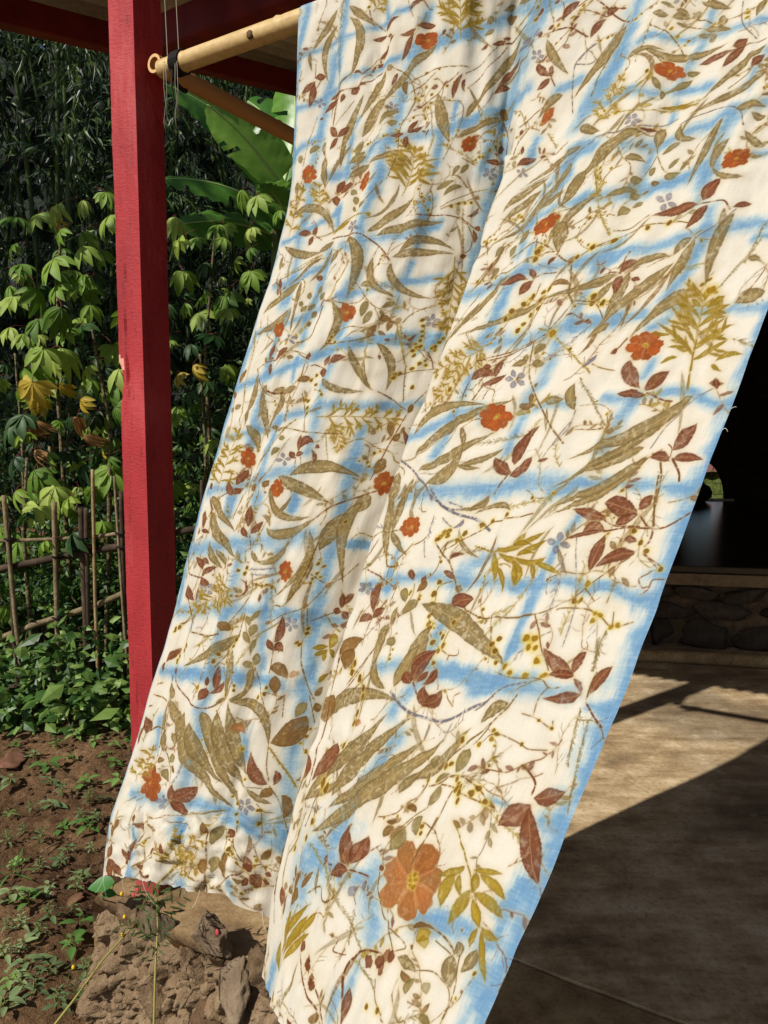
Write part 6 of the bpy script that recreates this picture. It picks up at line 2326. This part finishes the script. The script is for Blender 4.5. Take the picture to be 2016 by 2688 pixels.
# unseen trees added outside the left of the picture to shade the bamboo
def shade_tree(x, y, h, label, seed, n=2600, R0=2.6):
    r = random.Random(seed); root = empty('added_shade_tree', (x, y, SOIL)); tag(root, label, 'tree')
    mb = MB(); mb.tube(bez((0, 0, 0), (.2, 0, h*.3), (0, .1, h*.75), 12), np.linspace(.22, .09, 12), 10)
    for k in range(6):
        a = k*1.05; mb.tube(bez((.1, 0, h*.45), (math.cos(a), math.sin(a), h*.62), (2*math.cos(a), 2*math.sin(a), h*.8), 7), np.linspace(.08, .02, 7), 6)
    mb.build('trunk', NT('bark').base(lin(86, 70, 54), .9), root, True); mb = MB()
    bl = [(r.gauss(0, R0*.5), r.gauss(0, R0*.5), h*.78 + r.gauss(0, 1.1), r.uniform(.5, 1.1)) for _ in range(26)]
    for k in range(n):
        bx, by, bz, br = r.choice(bl); v = np.array([r.gauss(0, 1), r.gauss(0, 1), r.gauss(0, 1)]); v /= np.linalg.norm(v); p = np.array([bx, by, bz]) + v*br*r.random()**.4
        d = np.array([r.gauss(0, .6), r.gauss(0, .6), r.gauss(-.3, .4)]); d /= np.linalg.norm(d); s_ = np.cross(d, Z + .01); s_ /= np.linalg.norm(s_); l = r.uniform(.18, .32); wd = l*.25
        mb.add([p, p + d*l*.5 - s_*wd, p + d*l, p + d*l*.5 + s_*wd], [(0, 1, 2, 3)], 0)
    mb.build('crown', SHR, root)
shade_tree(-7.6, 4.6, 9.0, 'tall unseen tree added outside the fence to shade the bamboo', 5)
shade_tree(-10.0, 4.0, 10.0, 'second tall unseen tree added further along the fence for shade', 6, 2600, 3.0)
# ---------------------------------------------------------------- bamboo fence
rf = random.Random(31)
fence = empty('bamboo_fence', (-1.8, 4.4, SOIL)); tag(fence, 'weathered bamboo garden fence with upright stakes and crooked rails', 'fence'); fl = np.array(fence.location)
FY = 4.42
def cane_part(name, pts, r, mat, n=9):
    P = np.array(pts); mb = MB(); zz = np.linspace(0, 1, 30); k = np.linspace(0, 1, len(P)); Q = np.stack([np.interp(zz, k, P[:, c]) for c in range(3)], -1)
    mb.tube(Q - fl, [r*(1 + (.10 if i % 7 == 3 else 0)) for i in range(30)], n); return mb.build(name, mat, fence, True)
t = NT('old_rail'); b1 = t.noise(12, 4); OLD = t.base(t.ramp(b1, [(.3, lin(50, 40, 32)), (.6, lin(84, 70, 56)), (.8, lin(116, 100, 82))]), .85, .15)
t = NT('grey_stake'); b1 = t.noise(10, 4); b2 = t.noise(80, 3); GST = t.base(t.ramp(t.math('ADD', t.math('MULTIPLY', b1, .6), t.math('MULTIPLY', b2, .4)), [(.3, lin(84, 72, 54)), (.5, lin(126, 110, 84)), (.72, lin(170, 152, 120))]), .85, .15)
for (x0, y0, x1, y1, r, m) in ((10, 1300, 62, 1790, .020, GST), (22, 1370, 48, 1800, .018, OLD), (142, 1318, 155, 1770, .022, GST), (212, 1330, 232, 1860, .026, OLD), (226, 1335, 240, 1850, .022, OLD), (243, 1232, 254, 1600, .015, BAM_G), (300, 1250, 318, 1500, .012, GST), (318, 1290, 326, 1700, .020, OLD), (455, 1340, 462, 1700, .02, OLD), (530, 1260, 528, 1500, .016, OLD), (-60, 1300, -40, 1800, .02, GST), (395, 1300, 400, 1800, .02, GST)):
    r *= .68; p0 = at(x0, y0, FY + .02); p1 = at(x1, y1, FY); d = (p1 - p0)/abs(p1[2] - p0[2]); p1 = p0 + d*(p0[2] - SOIL + .12); cane_part('stake', [p0, (p0 + p1)/2 + np.array([rf.uniform(-.01, .01), 0, 0]), p1], r, m)
for pts, r, m in (([(-200, 1428), (0, 1420), (150, 1415), (260, 1408), (330, 1398), (470, 1390), (640, 1375)], .011, GST), ([(-200, 1535), (0, 1493), (120, 1470), (230, 1447), (330, 1432), (460, 1398), (560, 1380)], .021, OLD), ([(-120, 1690), (0, 1675), (90, 1640), (170, 1615), (250, 1590), (330, 1555), (470, 1515)], .018, GST), ([(-100, 1840), (0, 1815), (130, 1775), (250, 1740), (350, 1715)], .019, OLD)):
    cane_part('rail', [at(x, y, FY + .035 + .02*(i % 2)) for i, (x, y) in enumerate(pts)], r, m)
for x, y in ((26, 1415), (152, 1462), (216, 1412), (318, 1400), (322, 1436), (152, 1622)):
    c = at(x, y, FY + .01) - fl; mb = MB(); mb.tube([c + .03*np.array([math.cos(a), .9*math.sin(a), .12*math.sin(a*2)]) for a in np.linspace(0, 6.28, 14)], .006, 6); mb.build('tie', ROPE, fence, True)

# ---------------------------------------------------------------- plants on the soil
WEED = leaf_mat('seedling_leaf', lin(66, 104, 48), lin(106, 146, 70), lin(150, 182, 104), .5, .3)
WEEDG = leaf_mat('greygreen_leaf', lin(84, 108, 70), lin(120, 142, 92), lin(156, 174, 120), .6, .3)
TWIG = NT('weed_stem').base(lin(120, 130, 64), .7)
def seedling_mesh(seed, n, L, W, h, mat):
    r = random.Random(seed); mb = MB(); mb.tube([(0, 0, -.03), (r.uniform(-.01, .01), 0, h*.5), (r.uniform(-.02, .02), r.uniform(-.02, .02), h)], [.0026, .002, .0014], 5, 1)
    for k in range(n):
        a = 2.4*k + r.uniform(-.3, .3); f = .25 + .75*k/max(1, n - 1); up = r.uniform(.15, .8); d = np.array([math.cos(a), math.sin(a), up*.6]); d /= np.linalg.norm(d)
        nn = np.array([0, 0, 1.0]); nn -= d*np.dot(nn, d); nn /= np.linalg.norm(nn); l = L*r.uniform(.6, 1.15)*(1.1 - .45*f)
        st = d*l*.28; leaflet(mb, np.array([0, 0, h*f]) + st, d, nn, l, W*l, r.uniform(.1, .6), r.uniform(.1, .4), 0, 5); mb.tube([(0, 0, h*f), tuple(np.array([0, 0, h*f]) + st)], .0010, 4, 1)
    o = mb.build('seedling', None, None, True, [mat, TWIG]); me = o.data; bpy.data.objects.remove(o); return me
SEED = [seedling_mesh(1, 7, .050, .5, .03, WEED), seedling_mesh(2, 9, .042, .5, .045, WEED), seedling_mesh(3, 7, .055, .5, .03, WEEDG), seedling_mesh(4, 14, .034, .4, .055, WEEDG), seedling_mesh(5, 10, .10, .09, .03, WEED), seedling_mesh(6, 5, .085, .6, .05, WEED)]
def on_soil(x, y):
    p = on_z(x, y, SOIL)
    for _ in range(3): p = on_z(x, y, soil_z(p[0], p[1]))
    return p
kinds = ['bright green seedling sprouting from the bare soil', 'thin-stemmed green seedling growing in the bare soil', 'pale grey-green seedling growing low on the soil', 'many-leaved grey-green weed growing in the bare soil', 'narrow-bladed grass tuft growing in the bare soil', 'broad-leaved green seedling near the stone foundation']
wp = [(125,2025,5),(190,2000,1),(225,2060,0),(130,2060,2),(275,1985,0),(300,2010,0),(310,2065,5),(265,2105,2),(215,2155,3),(230,2180,1),(20,2150,1),(60,2190,3),(135,2120,2),(20,2220,3),(100,2215,3),(240,2240,3),(180,2240,2),(35,2300,4),(105,2290,3),(215,2310,2),(30,2360,2),(80,2380,1),(160,2270,2),(140,2420,3),(195,2400,3),(55,2440,3),(60,2490,2),(190,2490,0),(20,2520,3),(70,2540,2),(130,2560,2),(30,2590,1),(90,2620,3),(225,2560,3),(150,2650,3),(210,2440,5),(170,2180,0),(80,2130,3),(200,2340,3),(110,2460,3),(20,2440,3),(235,2110,3),(150,1960,1),(40,1960,0),(90,1990,2),(255,2160,3),(25,2060,2),(160,2090,3),(10,2660,2),(60,2600,3),(250,2620,2),(40,2270,0),(130,2340,2),(250,1950,0),(200,1940,1),(300,1960,1)]
for x, y, k in wp:
    p = on_soil(x, y); o = link(bpy.data.objects.new('seedling', SEED[k])); o.location = tuple(p); o.rotation_euler = (rf.uniform(-.2, .2), rf.uniform(-.2, .2), rf.uniform(0, 6.28)); s = rf.uniform(.75, 1.3)*(.8 if k == 5 else 1); o.scale = (s, s, s)
    sz = 'tiny' if s < .9 else ('large' if s > 1.12 else 'middle-sized'); tag(o, sz + ' ' + kinds[k], 'seedling', '%s seedlings on the bare soil, %s kind' % (sz, ('bright', 'thin', 'pale', 'grey-green', 'grassy', 'broad')[k]))
# tangle of creeping plants under the fence
COVER = leaf_mat('cover_leaf', lin(34, 62, 26), lin(72, 108, 44), lin(144, 170, 86), .45, .3, rand_island=True)
mb = MB(); r = random.Random(77)
for k in range(6400):
    x = r.uniform(-3.6, .3); y = r.gauss(4.45, .42); 
    if y < 4.02 + .25*fbm((x*1.7, 0, 3), 2) or y > 5.6: continue
    hgt = max(0, (.55 if y > 4.5 else .85)*(1 - abs(y - 4.6)/1.1))*(.5 + .8*abs(fbm((x*2.2, y*2, 1), 2)))
    p = np.array([x, y, soil_z(x, y) + .01 + r.random()**1.3*hgt]); l = r.uniform(.035, .11)*(1.5 if r.random() < .12 else 1)
    d = np.array([r.gauss(0, .7), r.gauss(-.3, .5), r.gauss(-.1, .4)]); d /= np.linalg.norm(d); nn = np.array([r.gauss(0, .4), -.6, .8]); nn -= d*np.dot(nn, d); nn /= np.linalg.norm(nn); s_ = np.cross(d, nn); wd = l*r.uniform(.22, .42)
    mb.add([p, p + d*l*.4 - s_*wd - nn*.003, p + d*l*.5 + nn*.006, p + d*l*.4 + s_*wd - nn*.003, p + d*l], [(0, 1, 2), (0, 2, 3), (1, 4, 2), (2, 4, 3)], 0)
stuff(mb.build('ground_cover', COVER), 'tangle of low creeping weeds along the foot of the fence', 'weeds')
# clods, chips and pebbles
CL = []
for k in range(4):
    me = rock(k + 90, 1, 1, .7, .3, 1); me.materials.append(DIRTY); CL.append(np.array([v.co for v in me.vertices])); cf = [tuple(p.vertices) for p in me.polygons]; bpy.data.meshes.remove(me)
mb = MB()
for k in range(5200):
    x = rf.uniform(-2.6, .5); y = 1.1 + 3.1*rf.random(); s = .003 + .012*rf.random()**3
    v = CL[k % 4]; a = rf.uniform(0, 6.28); c, s2 = math.cos(a), math.sin(a); p = np.array([x, y, soil_z(x, y) + s*.25])
    w = v@np.array([[c, s2, 0], [-s2, c, 0], [0, 0, 1]])*s + p; mb.add(list(w), cf, 1 if rf.random() < .06 else 0)
stuff(mb.build('soil_clods', None, None, False, [DIRTY, MORTAR]), 'loose clods and pebbles scattered over the dug soil', 'clods')
# broken tile pieces on the soil
TERRA = NT('terracotta'); TERRA.base(TERRA.ramp(TERRA.noise(20, 4), [(.3, lin(100, 68, 50)), (.7, lin(134, 94, 72))]), .9)
for x, y, s, lab in ((35, 1998, .085, 'large flat piece of broken terracotta tile lying on the soil'), (195, 2200, .03, 'small terracotta chip on the soil among seedlings'), (215, 2125, .022, 'tiny orange terracotta chip pressed into the soil'), (190, 2365, .05, 'dull reddish tile fragment near the stone foundation'), (5, 2340, .05, 'broken tile fragment at the edge of the dug bed')):
    me = rock(int(x) + 5, s, s*.6, s*.10, .3, 3, 7); me.materials.append(TERRA.mat); o = link(bpy.data.objects.new('tile_piece', me)); p = on_soil(x, y); o.location = (p[0], p[1], p[2] + s*.05); o.rotation_euler = (rf.uniform(-.2, .2), rf.uniform(-.2, .2), rf.uniform(0, 3)); tag(o, lab, 'tile')
# pale plank and sticks at the foot of the fence
LOGM = NT('bleached_wood'); LOGM.base(LOGM.ramp(LOGM.noise(18, 5), [(.3, lin(96, 82, 66)), (.7, lin(176, 160, 138))]), .9)
mb = MB(); p = on_soil(250, 1885); q = on_soil(345, 1855); mb.tube([p + Z*.03, (p + q)/2 + Z*.045, q + Z*.03 + np.array([.25, .12, 0])], [.035, .032, .028], 9); o = mb.build('fallen_log', LOGM.mat, None, True); tag(o, 'bleached fallen log lying on soil at the foot of the fence', 'log')
for a_, b_, lab in (((480, 1510 + 300), (590, 1950), 'bent dry stalk standing out of weeds below the fence'), ((515, 1790), (588, 1930), 'thin straw leaning over the soil edge')): pass
for (x0, y0, x1, y1, lab) in ((165, 1850, 188, 1925, 'thin pale straw leaning out of the weeds over the soil'), (108, 2250, 160, 2215, 'dry twig lying on the dark soil')):
    p = on_soil(x1, y1); q = at(x0, y0, p[1] + .15) if y0 < y1 else on_soil(x0, y0) + Z*.02; mb = MB(); mb.tube([p + Z*.005, (p + q)/2 + Z*.01, q], .003, 5); o = mb.build('twig', LOGM.mat, None, True); tag(o, lab, 'twig')

# the two rooted weeds in front of the foundation
FERN = leaf_mat('feathery_leaf', lin(46, 66, 32), lin(74, 96, 44), lin(108, 128, 64), .6, .3)
YST = NT('yellow_stem').base(lin(150, 144, 72), .7); YFL = NT('yellow_bud').base(lin(236, 190, 40), .6)
def fern_spray(mb, o, d, L, n, r, m=0):
    d = np.asarray(d, float); d /= np.linalg.norm(d)
    for k in range(n):
        f = (k + .5)/n; p = o + d*L*f; sd = 1 if k % 2 else -1; s = np.cross(d, np.array([0, -1, .2])); s /= np.linalg.norm(s)
        e = d*.6 + s*sd*.9 + np.array([r.gauss(0, .2), r.gauss(0, .3), r.gauss(0, .2)]); e /= np.linalg.norm(e)
        nn = np.array([0, -1, .4]); nn -= e*np.dot(nn, e); nn /= np.linalg.norm(nn); l = L*.30*(1.1 - .5*f); leaflet(mb, p, e, nn, l, l*.17, .2, .2, m, 3)
        for g_ in (.4, .65): 
            e2 = e*.6 + d*.5; e2 /= np.linalg.norm(e2); n2 = nn - e2*np.dot(nn, e2); n2 /= np.linalg.norm(n2); leaflet(mb, p + e*l*g_, e2, n2, l*.45, l*.09, .2, .2, m, 3)
def weed(path, label, sprays, buds, rr, seed):
    r = random.Random(seed); P = np.array(path); root = empty('feathery_weed', P[0]); tag(root, label, 'weed'); q = np.array(root.location)
    zz = np.linspace(0, 1, 16); k = np.linspace(0, 1, len(P)); Q = np.stack([np.interp(zz, k, P[:, c]) for c in range(3)], -1)
    mb = MB(); mb.tube(Q - q, np.linspace(rr, rr*.5, 16), 6); mb.build('stem', YST, root, True)
    for f, d, L in sprays:
        mb = MB(); i = int(f*15); fern_spray(mb, Q[i] - q, d, L, 9, r); mb.build('frond', FERN, root, True)
    for f, off in buds:
        i = int(f*15); me = rock(seed + i, .004, .004, .005, .15, 2); me.materials.append(YFL); o = link(bpy.data.objects.new('bud', me), root); o.location = tuple(Q[i] - q + np.array(off))
p0 = at(402, 2760, 1.60); p3 = at(412, 2345, 1.80)
weed([p0, at(408, 2540, 1.68), at(414, 2440, 1.74), p3], 'upright feathery weed with pale stem in front of the foundation', [(.45, (-.5, -.2, .5), .07), (.5, (.4, -.2, .6), .07), (.62, (-.6, -.3, .5), .09), (.66, (.5, -.2, .7), .08), (.78, (-.4, -.1, .8), .10), (.82, (.7, -.2, .6), .11), (.9, (.2, -.1, 1), .11), (.94, (-.5, -.1, .7), .10), (.98, (.5, 0, .9), .08), (.7, (-.8, -.2, .2), .10)], [(.75, (-.075, -.01, .02)), (.93, (-.085, 0, .035))], .0032, 3)
weed([at(120, 2720, 1.62), at(190, 2630, 1.64), at(270, 2520, 1.70), at(352, 2428, 1.76)], 'leaning yellow weed stalk across the bottom of the soil bed', [(.42, (-.3, -.2, .7), .06), (.55, (-.6, -.1, .4), .06)], [(.55, (-.035, -.01, .03)), (.97, (-.01, -.01, .0))], .0034, 5)
# broad dock leaf beside the foundation
DOCK = leaf_mat('dock_leaf', lin(46, 100, 40), lin(72, 130, 56), lin(100, 158, 76), .4, .3)
dk = empty('dock_plant', on_soil(262, 2420)); tag(dk, 'broad smooth green leaf growing beside the top of the foundation', 'plant'); dl = np.array(dk.location)
for (x, y, Y, d, L, W) in ((300, 2316, 1.97, (-1, -.1, -.12), .072, .044), (270, 2345, 1.98, (.9, -.2, .1), .04, .026)):
    mb = MB(); o_ = at(x, y, Y) - dl; d = np.array(d, float); d /= np.linalg.norm(d); nn = np.array([0, -.55, .85]); nn -= d*np.dot(nn, d); nn /= np.linalg.norm(nn); leaflet(mb, o_, d, nn, L, W, .15, .15, 0, 9); mb.tube([(0, 0, 0), tuple(o_*.6 + np.array([0, .01, 0])), tuple(o_)], .002, 5, 1); mb.build('leaf', None, dk, True, [DOCK, TWIG])
